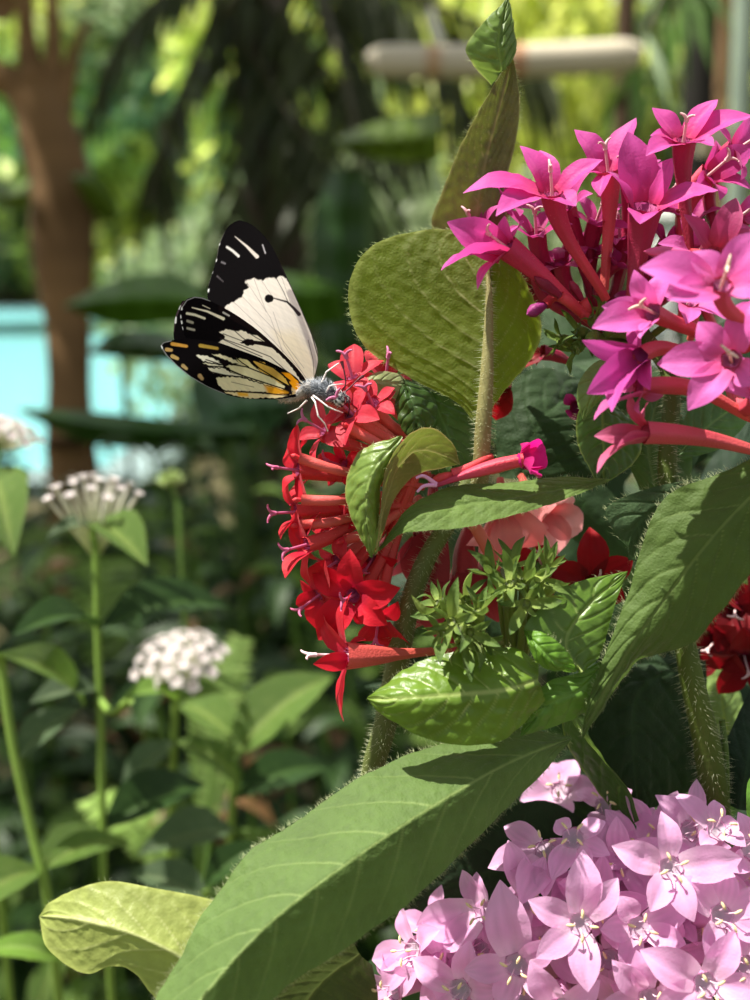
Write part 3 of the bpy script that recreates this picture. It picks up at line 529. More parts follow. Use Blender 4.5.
floret(hot, (736, 150, 5), (.7, .4, .5), (720, 260, 8), [(716, 128), (752, 118), (770, 160), (740, 180)], 40, tube=T2, w=.28, **kh)
floret(hot, (742, 215, 3), (.7, .5, .5), (720, 300, 8), [(722, 236), (756, 196), (770, 226), (742, 246)], 40, tube=T2, w=.26, **kh)
bud(hot, (690, 254, -7), (-1, .03, .1), (702, 262, -4), 48, (204, 84, 132), .13)
bud(hot, (560, 296, 0), (-.8, .5, .3), (590, 322, 4), 34, (122, 20, 50), .18)
bud(hot, (582, 300, 2), (-.6, .8, .3), (600, 325, 5), 24, (130, 24, 54), .2)
bud(hot, (545, 305, 4), (-.9, -.5, .2), (598, 330, 5), 22, (140, 44, 110), .3)
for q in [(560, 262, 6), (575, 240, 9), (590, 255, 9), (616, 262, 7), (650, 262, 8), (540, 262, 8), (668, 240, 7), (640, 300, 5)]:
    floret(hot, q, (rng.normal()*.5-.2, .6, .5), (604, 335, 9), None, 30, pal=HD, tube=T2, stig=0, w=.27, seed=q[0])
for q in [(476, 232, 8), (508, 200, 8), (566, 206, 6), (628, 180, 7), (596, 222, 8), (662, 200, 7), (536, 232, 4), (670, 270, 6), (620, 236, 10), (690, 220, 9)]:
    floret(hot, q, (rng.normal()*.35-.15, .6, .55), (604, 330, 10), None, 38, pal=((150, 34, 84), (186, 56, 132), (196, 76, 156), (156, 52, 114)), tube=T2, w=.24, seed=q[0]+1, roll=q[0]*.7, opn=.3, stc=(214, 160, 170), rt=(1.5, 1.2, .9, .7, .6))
# near, softly blurred blooms on the right
kl = dict(pal=HL, stc=(230, 200, 180), hairc=(214, 130, 180))
floret(hot, (652, 312, -14), (-.6, .1, .7), (735, 345, -8), [(634, 270, -1), (592, 328, -2), (602, 306, 1), (668, 272, 1), (640, 338, -3)], 52, tube=T3, w=.27, **kl)
floret(hot, (722, 284, -24), (-.1, .4, .9), (770, 340, -18), [(640, 268, 0), (690, 252, 2), (760, 232, 1), (780, 290, -2), (668, 300, -2)], 70, tube=T3, w=.3, **kl)
floret(hot, (731, 359, -19), (-.35, .1, .92), (790, 380, -12), [(698, 322), (657, 364), (688, 410), (760, 384), (752, 300)], 62, tube=T3, w=.29, **kl, r0=1.6)
floret(hot, (640, 356, -14), (-.6, -.45, .55), (716, 368, -8), [(582, 340, 0), (586, 394, -4), (612, 412, -5), (650, 390, -2), (640, 318, 2)], 52, tube=T3, w=.22, pal=((170, 50, 120), (190, 64, 150), (206, 90, 176), (150, 44, 110)), stig=0)
floret(hot, (638, 388, -14), (-.9, -.2, .3), (760, 420, -9), [(594, 420, -3), (640, 414, -3), (664, 396, 0), (612, 384, 3)], 36, tube=T3, w=.24, pal=((200, 80, 110), (196, 90, 150), (200, 100, 160), (180, 80, 140)), rt=(1.3, 1.2, .9, .8, .8), stig=0)
floret(hot, (644, 432, -14), (-.9, .0, .3), (780, 456, -10), [(597, 473, -3), (594, 436, 2), (630, 392, 0), (648, 402, 3), (616, 452, -4)], 54, tube=T3, w=.21, pal=((210, 70, 90), (196, 74, 110), (206, 110, 150), (190, 80, 120)), rt=(1.6, 1.3, 1.0, .75, .75), stig=0)
floret(hot, (576, 408, 12), (-.6, -.2, .6), (610, 380, 14), [(566, 394), (570, 418), (596, 412), (590, 398)], 22, tube=T2, w=.4, pal=((120, 10, 70), (150, 20, 90), (170, 50, 120), (120, 20, 70)), stig=0)
floret(hot, (542, 352, 16), (-.9, .1, .3), (570, 362, 18), [(508, 365), (520, 354), (536, 366)], 26, tube=T2, w=.3, pal=DR, stig=0)
floret(hot, (504, 388, 14), (-.2, -.9, .2), (506, 360, 16), [(496, 420), (506, 412), (500, 400)], 26, tube=T2, w=.35, pal=DR, stig=0)
for q in [(770, 320, -16), (690, 300, -8), (760, 395, -15), (700, 250, 2)]: floret(hot, q, (.1, .5, .8), (720, 345, 2), None, 46, tube=T3, w=.3, **kl)
for (C, n, L) in [((592, 318, 2), (-.5, .6, .5), 20), ((578, 332, 3), (-.8, .1, .4), 24), ((574, 350, 3), (-.7, -.6, .3), 28), ((602, 308, 3), (-.1, .9, .3), 20), ((612, 326, 1), (.2, .5, .8), 18), ((590, 342, 1), (-.4, -.7, .5), 26), ((634, 320, 5), (.2, .8, .4), 18), ((560, 340, 6), (-.9, .1, .3), 22), ((700, 300, 4), (.2, .8, .5), 18)]:
    calyx(hot, C, n, L, (116, 140, 56), (70, 96, 34), seed=C[0], w=.15, stalk=(640, 345, 8))
leaf(hot, [(620, 355, 0), (596, 362, -1), (580, 380, -2), (577, 400, -2), (583, 420, -2)], [(620, 360, 0), (604, 378, -2), (592, 398, -3), (583, 420, -2)], [(622, 368, 0), (612, 388, -1), (598, 402, -2), (583, 420, -2)], (120, 150, 76), (130, 150, 80), (150, 176, 110), mat=M_leaf, nvein=4, z=-4)
leaf(hot, [(800, 436, -6), (750, 462, -6), (700, 480, -6), (662, 500, -5), (642, 545, -5), (630, 590, -5), (611, 640, -6), (592, 690, -6), (581, 738, -6)],
     [(800, 450, -8), (742, 505, -9), (704, 548, -9), (668, 595, -8), (636, 640, -8), (606, 690, -7), (581, 738, -6)],
     [(810, 520, -8), (752, 572, -7), (722, 610, -6), (697, 640, -5), (664, 654, -4), (636, 662, -4), (620, 682, -4), (600, 712, -5), (581, 738, -6)],
     (84, 110, 44), (90, 116, 50), (130, 150, 84), nvein=8, slant=.17, quilt=.4, mat=M_matte, hair=700, nu=80, nv=140, vw=.8, mott=.08, wave=.6, label='large drooping hairy leaf')
leaf(hot, [(700, 478, 2), (650, 488, 0), (608, 506, 0), (612, 528, 0), (628, 548, 2)], [(700, 490, 2), (662, 506, 0), (636, 526, 0), (628, 548, 2)], [(704, 510, 3), (680, 530, 2), (655, 560, 2), (628, 560, 3)], (70, 98, 58), (90, 120, 60), (90, 120, 76), mat=M_matte, hair=120, nvein=4)
leaf(hot, [(602, 398, 6), (578, 412, 5), (578, 445, 5), (594, 478, 5), (602, 486, 5)], [(604, 400, 7), (602, 430, 6), (604, 460, 6), (602, 486, 5)], [(610, 404, 9), (640, 430, 9), (636, 460, 8), (602, 486, 5)], (80, 116, 48), (100, 130, 60), (150, 176, 90), mat=M_gloss, nvein=5, quilt=.5, rim=(160, 180, 90), hair=60)
leaf(hot, [(676, 452, 8), (690, 408, 10), (728, 392, 12), (750, 396, 13)], [(676, 456, 8), (706, 428, 9), (750, 396, 13)], [(680, 460, 8), (720, 448, 10), (748, 420, 12), (750, 396, 13)], (84, 124, 60), (90, 120, 60), (140, 170, 100), mat=M_leaf, nvein=7)
leaf(hot, [(640, 490, 12), (622, 440, 12), (640, 400, 14), (664, 380, 16)], [(655, 490, 10), (648, 440, 11), (664, 380, 16)], [(690, 490, 12), (690, 440, 13), (664, 380, 16)], (74, 104, 44), (90, 120, 60), (120, 140, 80), mat=M_leaf, nvein=6)
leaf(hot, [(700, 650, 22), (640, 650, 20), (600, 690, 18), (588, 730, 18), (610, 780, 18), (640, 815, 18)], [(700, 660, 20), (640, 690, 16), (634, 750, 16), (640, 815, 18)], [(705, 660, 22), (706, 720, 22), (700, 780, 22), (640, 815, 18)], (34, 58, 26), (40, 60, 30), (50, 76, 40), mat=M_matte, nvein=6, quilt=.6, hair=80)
leaf(hot, [(560, 685, 8), (572, 720, 8), (600, 756, 8), (628, 788, 7), (640, 820, 6)], [(564, 685, 10), (580, 722, 10), (606, 762, 9), (628, 796, 9), (634, 824, 8)], [(560, 690, 14), (566, 740, 16), (590, 780, 16), (612, 810, 14), (625, 830, 12)], (64, 98, 34), (110, 136, 50), (96, 130, 50), mat=M_leaf, nvein=4, rim=(140, 160, 60), label='narrow curling leaf beside the dark stem')
leaf(hot, [(716, 735, 40), (702, 700, 40), (708, 670, 42), (724, 655, 44)], [(728, 735, 40), (722, 700, 40), (724, 655, 44)], [(744, 728, 40), (742, 700, 42), (724, 655, 44)], (140, 170, 90), (120, 150, 70), (176, 190, 60), mat=M_leaf, nvein=4)
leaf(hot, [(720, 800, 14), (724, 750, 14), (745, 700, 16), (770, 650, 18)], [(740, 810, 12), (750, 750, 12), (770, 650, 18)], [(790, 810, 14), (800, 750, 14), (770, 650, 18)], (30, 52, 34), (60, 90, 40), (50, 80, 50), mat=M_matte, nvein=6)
stem(hot, [(722, 720, 10), (726, 760, 10), (726, 820, 12)], [.5, .6], (76, 100, 40), 120)
leaf(hot, [(748, 830, 4), (746, 800, 4), (750, 778, 5), (775, 760, 6)], [(765, 830, 4), (765, 800, 4), (775, 760, 6)], [(790, 830, 4), (790, 800, 4), (775, 760, 6)], (100, 150, 50), (100, 130, 50), (130, 170, 80), mat=M_leaf, nvein=5)
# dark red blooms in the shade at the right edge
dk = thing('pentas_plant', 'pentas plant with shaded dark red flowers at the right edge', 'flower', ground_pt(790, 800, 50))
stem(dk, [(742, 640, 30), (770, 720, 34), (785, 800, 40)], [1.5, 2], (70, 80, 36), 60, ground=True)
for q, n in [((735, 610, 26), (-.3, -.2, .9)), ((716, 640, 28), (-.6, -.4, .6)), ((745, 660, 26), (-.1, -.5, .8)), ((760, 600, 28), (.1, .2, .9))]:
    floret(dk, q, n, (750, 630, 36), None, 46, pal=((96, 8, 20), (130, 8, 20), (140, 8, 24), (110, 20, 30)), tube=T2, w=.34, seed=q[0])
# ================================================================== LIGHT PINK PENTAS
LP = ((240, 208, 230), (230, 172, 214), (234, 184, 222), (218, 146, 196))
lp = thing('pentas_plant', 'pentas plant with a dense head of pale pink flowers at the bottom right', 'flower', ground_pt(600, 1060, 10))
stem(lp, [(610, 960, 22), (606, 1040, 22), (600, 1100, 22)], [2, 2.2], (96, 120, 50), 100, ground=True)
kk = dict(pal=LP, tube=((214, 150, 190), (206, 140, 170)), hairc=(240, 226, 236), anth=4, stig=0, rt=(1.7, 1.2, .9, .7, .6), r0=1.7, nh=16, deep=1.1)
LB = (615, 1080, 26)
floret(lp, (671, 868, -8), (-.05, .35, .93), LB, [(661, 811), (612, 846), (742, 858), (694, 922), (650, 912)], 55, w=.29, **kk)
floret(lp, (581, 924, -9), (-.1, .25, .95), LB, [(583, 850), (618, 878), (588, 992), (528, 900), (536, 958)], 55, w=.29, **kk)
floret(lp, (639, 928, -6), (0, .3, .93), LB, [(620, 896), (690, 900), (686, 944), (622, 972), (600, 930)], 52, w=.3, **kk)
floret(lp, (722, 916, -9), (.1, .3, .93), LB, [(728, 866), (768, 890), (764, 940), (706, 958), (676, 876)], 54, w=.29, **kk)
floret(lp, (718, 830, -3), (.05, .65, .7), LB, [(674, 794), (738, 822), (746, 846), (700, 846), (714, 800)], 46, w=.25, **kk)
floret(lp, (573, 838, 0), (-.2, .5, .8), LB, [(606, 822), (556, 820), (552, 880), (590, 880), (610, 855)], 42, w=.3, **kk)
floret(lp, (545, 850, 3), (-.3, .6, .7), LB, [(504, 826), (488, 868), (545, 898), (520, 905), (566, 866)], 48, w=.29, **kk)
floret(lp, (516, 965, -5), (-.25, .1, .95), LB, [(500, 880), (464, 970), (500, 1010), (560, 1000), (556, 940)], 58, w=.29, **kk)
floret(lp, (484, 912, 2), (-.5, .3, .8), LB, [(416, 926), (462, 870), (476, 872), (444, 952), (515, 905)], 46, w=.29, **kk)
floret(lp, (528, 900, 0), (-.2, .3, .9), LB, [(508, 840), (545, 856), (560, 915), (520, 945), (496, 910)], 46, w=.26, **kk)
floret(lp, (460, 990, -1), (-.4, .1, .9), LB, [(412, 958), (440, 1020), (470, 940), (500, 990), (430, 985)], 48, w=.3, **kk)
floret(lp, (412, 950, 6), (-.7, .2, .6), LB, [(372, 960), (402, 906), (440, 930), (430, 980), (385, 990)], 44, w=.3, **kk)
floret(lp, (392, 990, 8), (-.7, 0, .6), LB, [(350, 980), (380, 950), (420, 970), (410, 1015), (366, 1015)], 44, w=.3, **kk)
floret(lp, (435, 930, 10), (-.6, .5, .6), LB, None, 44, w=.3, **kk)
floret(lp, (706, 985, -12), (0, .2, .97), LB, [(640, 950), (736, 930), (768, 990), (700, 1030), (650, 1010)], 60, w=.29, **kk)
floret(lp, (650, 1000, -10), (0, .1, .97), LB, [(636, 950), (690, 990), (640, 1040), (600, 1005), (612, 960)], 54, w=.29, **kk)
floret(lp, (745, 968, -10), (.1, .2, .97), LB, [(730, 925), (780, 950), (770, 1010), (716, 1000)], 50, w=.3, **kk)
floret(lp, (560, 1010, -9), (-.1, .0, .97), LB, [(530, 960), (600, 980), (590, 1040), (530, 1040)], 52, w=.3, **kk)
floret(lp, (752, 850, -2), (.2, .5, .8), LB, [(738, 812), (780, 830), (770, 880), (730, 872)], 44, w=.3, **kk)
floret(lp, (605, 806, 14), (-.2, .6, .6), LB, [(575, 792), (600, 776), (632, 790), (626, 826), (590, 830)], 36, w=.3, **kk)
floret(lp, (560, 790, 26), (-.2, .5, .7), LB, [(520, 800), (540, 764), (575, 760), (600, 790), (560, 830)], 44, w=.38, **kk)
for i, q in enumerate([(620, 862, 4), (600, 890, 3), (662, 905, 2), (700, 880, 3), (560, 905, 3), (545, 945, 2), (610, 960, 0), (590, 870, 5), (640, 850, 6), (690, 940, 0), (735, 885, 2), (480, 950, 4), (500, 930, 6), (620, 1010, 0), (440, 965, 6), (672, 960, -3), (600, 905, 0), (690, 830, 6), (655, 838, 8), (740, 935, 0), (520, 1000, 0), (470, 1005, 4), (755, 905, 0)]):
    floret(lp, q, ((q[0]-615)/300+rng.normal()*.25, (1000-q[1])/260+rng.normal()*.2, .9), LB, None, 52, w=.28, seed=i*5+2, roll=i, **kk)
# leaves of the pale pink plant
leaf(lp, [(572, 738, 2), (530, 729, 1), (475, 735, 0), (402, 757, -3), (340, 790, -6), (285, 829, -9), (252, 850, -11), (226, 884, -13), (190, 940, -17), (158, 1000, -21), (140, 1050, -25)],
     [(572, 738, 2), (505, 765, -6), (430, 808, -12), (362, 853, -17), (292, 904, -21), (235, 958, -25), (160, 1050, -30)],
     [(572, 738, 2), (545, 770, -2), (490, 824, -7), (440, 874, -11), (400, 909, -14), (342, 950, -17), (285, 988, -20), (240, 1030, -24), (190, 1070, -28)],
     (94, 122, 56), (100, 124, 54), (148, 168, 100), nvein=9, slant=.13, quilt=.22, mat=M_matte, hair=1400, nu=110, nv=220, vw=.9, mott=.08, mid=.8, wave=.25, label='long diagonal leaf crossing the bottom of the picture')
leaf(lp, [(255, 915, 20), (210, 899, 18), (160, 889, 17), (110, 881, 17), (74, 890, 18), (49, 903, 20), (39, 916, 21)],
     [(255, 1000, 14), (190, 962, 12), (135, 935, 12), (90, 922, 14), (60, 917, 17), (39, 916, 21)],
     [(230, 1050, 18), (165, 1008, 16), (135, 974, 14), (112, 966, 14), (88, 974, 15), (62, 962, 17), (44, 942, 19), (39, 916, 21)],
     (110, 140, 60), (168, 180, 96), (200, 206, 140), side=-1, nvein=5, slant=.2, quilt=.25, mat=M_leaf, rim=(190, 200, 110), vw=1.1, hair=50, label='pale leaf turned to its light green underside')
leaf(lp, [(350, 935, 4), (300, 965, 2), (262, 1000, 0), (240, 1040, 0)], [(360, 955, 6), (320, 985, 6), (280, 1040, 4)], [(372, 965, 8), (378, 1000, 8), (370, 1040, 8)], (70, 84, 36), (90, 96, 44), (96, 104, 54), mat=M_matte, nvein=7)
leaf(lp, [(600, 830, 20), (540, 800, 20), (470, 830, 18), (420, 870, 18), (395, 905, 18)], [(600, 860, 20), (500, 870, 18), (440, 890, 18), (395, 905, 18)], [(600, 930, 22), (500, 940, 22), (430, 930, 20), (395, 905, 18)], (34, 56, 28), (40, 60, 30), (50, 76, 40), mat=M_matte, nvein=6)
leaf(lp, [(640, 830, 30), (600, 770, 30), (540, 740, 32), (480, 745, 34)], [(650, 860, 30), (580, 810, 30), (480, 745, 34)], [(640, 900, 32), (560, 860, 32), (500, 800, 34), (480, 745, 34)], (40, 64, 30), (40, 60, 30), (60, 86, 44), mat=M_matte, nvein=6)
stem(lp, [(240, 1010, 22), (300, 1030, 24), (420, 1060, 26), (600, 1100, 22)], [1, 1.4], (120, 140, 60), name='leaf_stalk')
# extra leaves, shade put into their dark greens, filling the depth of the three shrubs on the right
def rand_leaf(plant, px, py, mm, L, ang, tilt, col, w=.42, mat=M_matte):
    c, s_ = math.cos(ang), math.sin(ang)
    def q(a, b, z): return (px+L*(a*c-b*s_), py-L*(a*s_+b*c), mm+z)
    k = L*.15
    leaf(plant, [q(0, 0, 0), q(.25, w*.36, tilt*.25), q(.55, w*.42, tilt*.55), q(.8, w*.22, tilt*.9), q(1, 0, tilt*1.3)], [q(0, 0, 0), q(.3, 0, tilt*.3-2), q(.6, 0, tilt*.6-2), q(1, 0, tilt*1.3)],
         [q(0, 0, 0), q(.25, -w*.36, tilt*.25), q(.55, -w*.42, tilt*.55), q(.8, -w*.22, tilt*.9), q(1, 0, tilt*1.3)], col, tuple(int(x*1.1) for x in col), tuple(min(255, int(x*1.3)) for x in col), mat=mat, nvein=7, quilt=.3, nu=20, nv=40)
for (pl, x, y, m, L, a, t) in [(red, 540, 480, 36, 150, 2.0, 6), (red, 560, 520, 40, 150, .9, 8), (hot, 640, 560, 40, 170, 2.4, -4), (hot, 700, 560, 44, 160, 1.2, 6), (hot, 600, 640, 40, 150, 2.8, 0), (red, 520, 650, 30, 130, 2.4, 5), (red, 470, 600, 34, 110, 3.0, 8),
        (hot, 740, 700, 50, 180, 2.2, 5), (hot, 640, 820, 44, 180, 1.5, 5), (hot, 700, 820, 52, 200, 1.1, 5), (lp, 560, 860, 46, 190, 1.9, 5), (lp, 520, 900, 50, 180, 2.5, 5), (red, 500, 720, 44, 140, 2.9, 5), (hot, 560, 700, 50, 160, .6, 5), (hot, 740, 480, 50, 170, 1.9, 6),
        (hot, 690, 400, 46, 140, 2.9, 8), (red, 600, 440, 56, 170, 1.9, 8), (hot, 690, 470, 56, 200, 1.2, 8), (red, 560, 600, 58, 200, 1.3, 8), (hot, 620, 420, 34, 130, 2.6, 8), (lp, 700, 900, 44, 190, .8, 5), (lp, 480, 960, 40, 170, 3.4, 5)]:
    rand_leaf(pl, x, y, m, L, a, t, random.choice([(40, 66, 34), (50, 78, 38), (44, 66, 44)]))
# ================================================================== BACKGROUND
def wx(px, py, d): return PD(px, py, d)
def gxy(px, d): p = PD(px, 250, d); return (p[0], p[1], 0)
# simple leaf for background plants: unit length along +Y, folded and arched
def leaf_grid(L, w, arch=.15, fold=.25, nu=7, nv=9, serr=0, tipw=.05):
    u, t = np.meshgrid(np.linspace(-1, 1, nu), np.linspace(0, 1, nv))
    ww = np.interp(t, [0, .08, .25, .45, .7, .9, 1], [.08, .3, .8, 1, .78, .32, tipw])*w/2
    z = arch*L*np.sin(PI*t*.9)-arch*L*t**2*1.2+np.abs(u)*ww*fold*2-.0*u
    return np.stack([u*ww, t*L, z], -1)
def bleaf_mesh(name, L, w, top, under, vein, arch=.15, fold=.25):
    mb = MB(); G = leaf_grid(L, w, arch, fold, 11, 16)
    u = np.linspace(-1, 1, 11)[None, :]; t = np.linspace(0, 1, 16)[:, None]
    fr = np.abs(((t*8-np.abs(u)*1.8) % 1)-.5)*2
    G[..., 2] += (1-fr)*L*.012-np.exp(-(u/.12)**2)*L*.012
    v = np.clip(np.exp(-(u/.1)**2)*.8+(fr > .85)*.25, 0, 1)[..., None]+0*t[..., None]
    mb.grid(G, lin(top)*(1-v)+lin(vein)*v, lin(under)*(1-v)+lin(vein)*v); return mb.mesh(name)
def aim(o, p, d, up=(0, 0, 1), s=1):
    y = Vector(d).normalized(); z = Vector(up)-y*y.dot(Vector(up))
    if z.length < .1: z = Vector((0, -1, .2))-y*y.dot(Vector((0, -1, .2)))
    z.normalize(); x = y.cross(z); m = Matrix((x, y, z)).transposed().to_4x4(); m.translation = Vector(p); o.matrix_local = m @ Matrix.Scale(s, 4)
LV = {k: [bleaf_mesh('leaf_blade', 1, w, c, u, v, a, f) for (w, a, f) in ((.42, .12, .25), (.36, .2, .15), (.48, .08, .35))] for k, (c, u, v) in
      {'mid': ((92, 122, 46), (96, 124, 56), (140, 160, 80)), 'dark': ((38, 62, 24), (50, 74, 30), (66, 92, 42)), 'blue': ((86, 108, 74), (96, 116, 74), (124, 142, 100)), 'dead': ((104, 76, 44), (120, 90, 56), (130, 104, 70)), 'lime': ((120, 160, 56), (130, 160, 70), (160, 190, 100))}.items()}  # the dark greens put the undergrowth's shade into the leaf colour
def bleaf(plant, p, d, up, L, kind='mid', i=None, mat=None):
    me = LV[kind][random.randrange(3) if i is None else i]
    o = bpy.data.objects.new('leaf', me); COL.objects.link(o)
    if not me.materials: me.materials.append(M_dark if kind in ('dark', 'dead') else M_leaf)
    o.parent = plant; aim(o, np.asarray(p)-np.array(plant.location), d, up, L); return o
def bpart(name, mb, mat, plant): return link(name, mb.mesh(name, np.array(plant.location)), mat, plant)
LBL = 'leafy green plant in the blurred undergrowth behind the flowers'
def shrub(base, h, kinds, L=.07, n=6, lean=.25, label=LBL, cat='plant', group='leafy plants in the undergrowth', name='leafy_plant'):
    t = thing(name, label, cat, base, group)
    mb = MB(); b = np.array(base)
    for k in range(n):
        a = random.random()*6.28; top = b+np.array([math.cos(a)*lean*h*random.uniform(.2, 1), math.sin(a)*lean*h*random.uniform(.2, 1), h*random.uniform(.7, 1.05)])
        pts = cr([b, (b+top)/2+np.array([0, 0, .08*h]), top], 12); mb.tube(pts, np.linspace(.003, .0014, 12), lin((96, 130, 50)), 6)
        for j in range(3, 12, 1):
            a2 = random.random()*3.14+j
            for sgn in (0, PI):
                if random.random() < .12: continue
                dr = (math.cos(a2+sgn), math.sin(a2+sgn), random.uniform(-.35, .55)); bleaf(t, pts[j], dr, (0, 0, 1), L*random.uniform(.6, 1.25)*(1 if j < 10 else .6), random.choice(kinds))
    bpart('stem', mb, M_stem, t); return t
# ---- white pentas heads, out of focus
def white_umbel(plant, c, R, up, n, col=(226, 216, 214), side=False):
    U = np.array(up, float); U /= np.linalg.norm(U); a = nrm(np.cross(U, [0, 1, .1])); b = np.cross(U, a); base = np.array(c)-U*R*(1.9 if side else .8)
    for k in range(n):
        r = math.sqrt((k+.5)/n); th = k*2.4
        lat = a*math.cos(th)+b*math.sin(th)
        tip = np.array(c)+lat*r*R*(1.12 if side else 1.05)+U*R*(.12-.42*r*r)*(1 if side else .8); d = nrm(tip-base)
        mb = MB(); N = nrm(d+U*.4); e1 = nrm(np.cross(N, [.3, .1, .9])); e2 = np.cross(N, e1)
        for m in range(5):
            q = m*2*PI/5+k; s = tip+(e1*math.cos(q)+e2*math.sin(q))*R*.26
            petal(mb, tip, tip+(s-tip)*(.62 if side else .8)+N*R*.05, N, R*(.05 if side else .075), (col, col, col, (214, 214, 204)), nu=5, nv=7)
        cc = np.linspace(0, 1, 8)[:, None]; mb.tube(base+(tip-base)*cc, np.linspace(.0004, .00062, 8), lin((196, 204, 150))*(1-cc)+lin((226, 222, 214))*cc, 6)
        part('floret', mb, M_petal, plant)
def wplant(label, headpx, d, R, n, up, stems, leaves, side=False, gx=None):
    t = thing('pentas_plant', label, 'flower', gxy(gx if gx is not None else stems[0][-1][0], d+.02))
    c = wx(headpx[0], headpx[1], d); white_umbel(t, c, R, up, n, side=side)
    mb = MB()
    for st in stems:
        A = [wx(x, y, dd) for x, y, dd in st]; A = np.array(A); g = np.array(t.location); 
        if st is stems[0]: A = np.vstack([cr(A, 30), cr([A[-1], (A[-1]+g)/2+(A[-1]-A[-2])*.15, g], 14)[1:]])
        else: A = cr(A, 30)
        mb.tube(A, np.full(len(A), .0011*(d/.3)), lin((116, 146, 60)), 8)
    bpart('stem', mb, M_stem, t)
    for (x0, y0, d0, x1, y1, d1, k) in leaves:
        a = wx(x0, y0, d0); b = wx(x1, y1, d1); bleaf(t, a, b-a, (.1, -.45, 1), np.linalg.norm(b-a), k)
    return t
wplant('white pentas head seen from the side on a tall thin stem', (91, 482), .31, .0122, 18, (0, 0, 1), [[(92, 522, .31), (96, 560, .31), (98, 640, .31), (100, 700, .31), (102, 790, .31), (104, 900, .31)], [(100, 700, .31), (112, 712, .3), (130, 700, .29)]],
       [(94, 526, .31, 48, 532, .30, 'blue'), (96, 524, .31, 146, 560, .29, 'mid'), (98, 628, .31, 18, 624, .28, 'dark'), (99, 630, .31, 232, 598, .33, 'dark'), (98, 690, .31, 30, 700, .30, 'blue'), (102, 830, .31, 205, 780, .33, 'dark'), (102, 830, .31, 30, 870, .3, 'mid')], True)
wplant('round white pentas head low in the undergrowth', (180, 652), .34, .0138, 30, (0, -.35, 1), [[(180, 672, .34), (176, 700, .34), (174, 740, .345), (170, 860, .36)]],
       [(176, 702, .34, 130, 690, .32, 'lime'), (176, 702, .34, 226, 690, .35, 'mid'), (174, 742, .34, 120, 790, .33, 'blue'), (174, 742, .34, 250, 790, .35, 'mid')])
wplant('white pentas head cut off by the left edge', (2, 424), .33, .0115, 26, (.3, 0, 1), [[(0, 440, .33), (-12, 520, .33), (-20, 700, .34)]], [(-6, 470, .33, 12, 545, .3, 'mid')])
bp_ = thing('pentas_plant', 'pentas stem with a tight pale green bud cluster right of the tall white head', 'flower', gxy(200, .45))
mb = MB(); c = wx(170, 483, .42)
for k in range(26):
    d = nrm(rng.normal(size=3)+np.array([0, -.2, .8])); mb.tube([c, c+d*.004, c+d*.006], [.0006, .0012, .0004], lin((170, 190, 120)), 6)
bpart('flower_bud', mb, M_stem, bp_); mb = MB(); mb.tube(cr([c, wx(178, 540, .42), wx(190, 700, .44), np.array(bp_.location)], 20), .0012, lin((90, 120, 50)), 6); bpart('stem', mb, M_stem, bp_)
# tall thin bare stems at left
def stalk_plant(label, pts, leaves, r=.0013, group=None):
    t = thing('leafy_plant', label, 'plant', gxy(pts[-1][0], pts[-1][2]+.02), group)
    A = np.array([wx(*q) for q in pts]); g = np.array(t.location); A = np.vstack([cr(A, 24), cr([A[-1], (A[-1]+g)/2, g], 10)[1:]]); mb = MB(); mb.tube(A, r, lin((120, 150, 64)), 8); bpart('stem', mb, M_stem, t)
    for (x0, y0, d0, x1, y1, d1, k) in leaves:
        a = wx(x0, y0, d0); b = wx(x1, y1, d1); bleaf(t, a, b-a, (.1, -.5, 1), np.linalg.norm(b-a), k)
    return t
stalk_plant('slender green stem leaning in at the left edge with paired leaves', [(0, 655, .29), (12, 740, .29), (34, 840, .29), (48, 900, .29), (60, 1010, .3)], [(0, 655, .29, 92, 700, .31, 'mid'), (0, 655, .29, -60, 640, .28, 'mid'), (16, 760, .29, 78, 706, .3, 'blue'), (40, 870, .29, -60, 925, .26, 'mid'), (42, 870, .29, 130, 835, .3, 'mid'), (60, 960, .29, -20, 945, .28, 'lime')])
stalk_plant('broad leaved plant behind the lowest red flower', [(236, 720, .36), (232, 800, .36), (228, 900, .37)], [(228, 762, .34, 332, 668, .36, 'mid'), (236, 740, .36, 180, 700, .38, 'mid'), (232, 800, .36, 330, 760, .38, 'dark'), (232, 830, .35, 140, 850, .33, 'blue'), (232, 830, .35, 300, 880, .36, 'mid')])
stalk_plant('leafy stem with a reddish young leaf beside the long diagonal leaf', [(205, 890, .3), (215, 950, .3), (220, 1010, .3)], [(205, 885, .3, 262, 842, .3, 'dark'), (210, 900, .3, 130, 870, .3, 'blue'), (212, 900, .3, 290, 880, .32, 'mid')])
# ---- ferns
def fern(base, h, label, col=(120, 150, 70)):
    t = thing('fern', label, 'fern', base, None)
    for k in range(7):
        a = k*.9+random.random(); b = np.array(base); tip = b+np.array([math.cos(a)*h*.7, math.sin(a)*h*.7, h*.75]); ax = cr([b, b+np.array([math.cos(a)*.15*h, math.sin(a)*.15*h, h*.8]), tip], 30); mb = MB()
        mb.tube(ax, np.linspace(.002, .0006, 30), lin(col), 5); T = nrm(np.gradient(ax, axis=0))
        for j in range(4, 30):
            s = nrm(np.cross(T[j], [0, 0, 1])); L = h*.16*math.sin(PI*min(1, (32-j)/26))
            for sg in (-1, 1):
                d = nrm(s*sg+T[j]*.3); p = ax[j]; w = T[j]*L*.13
                mb.add([p-w, p+w, p+d*L*.6+w*.8, p+d*L+np.array([0, 0, -L*.15]), p+d*L*.6-w*.8], [(0, 1, 2, 3, 4)], lin(col))
        bpart('frond', mb, M_far, t)
for px, d, h, lb in [(215, .62, .62, 'pale green fern frond standing upright below the white pentas'), (20, 1.0, .55, 'fern low at the left edge in the shade'), (120, 1.9, .68, 'feathery fern in front of the turquoise pool')]: fern(gxy(px, d), h, lb)
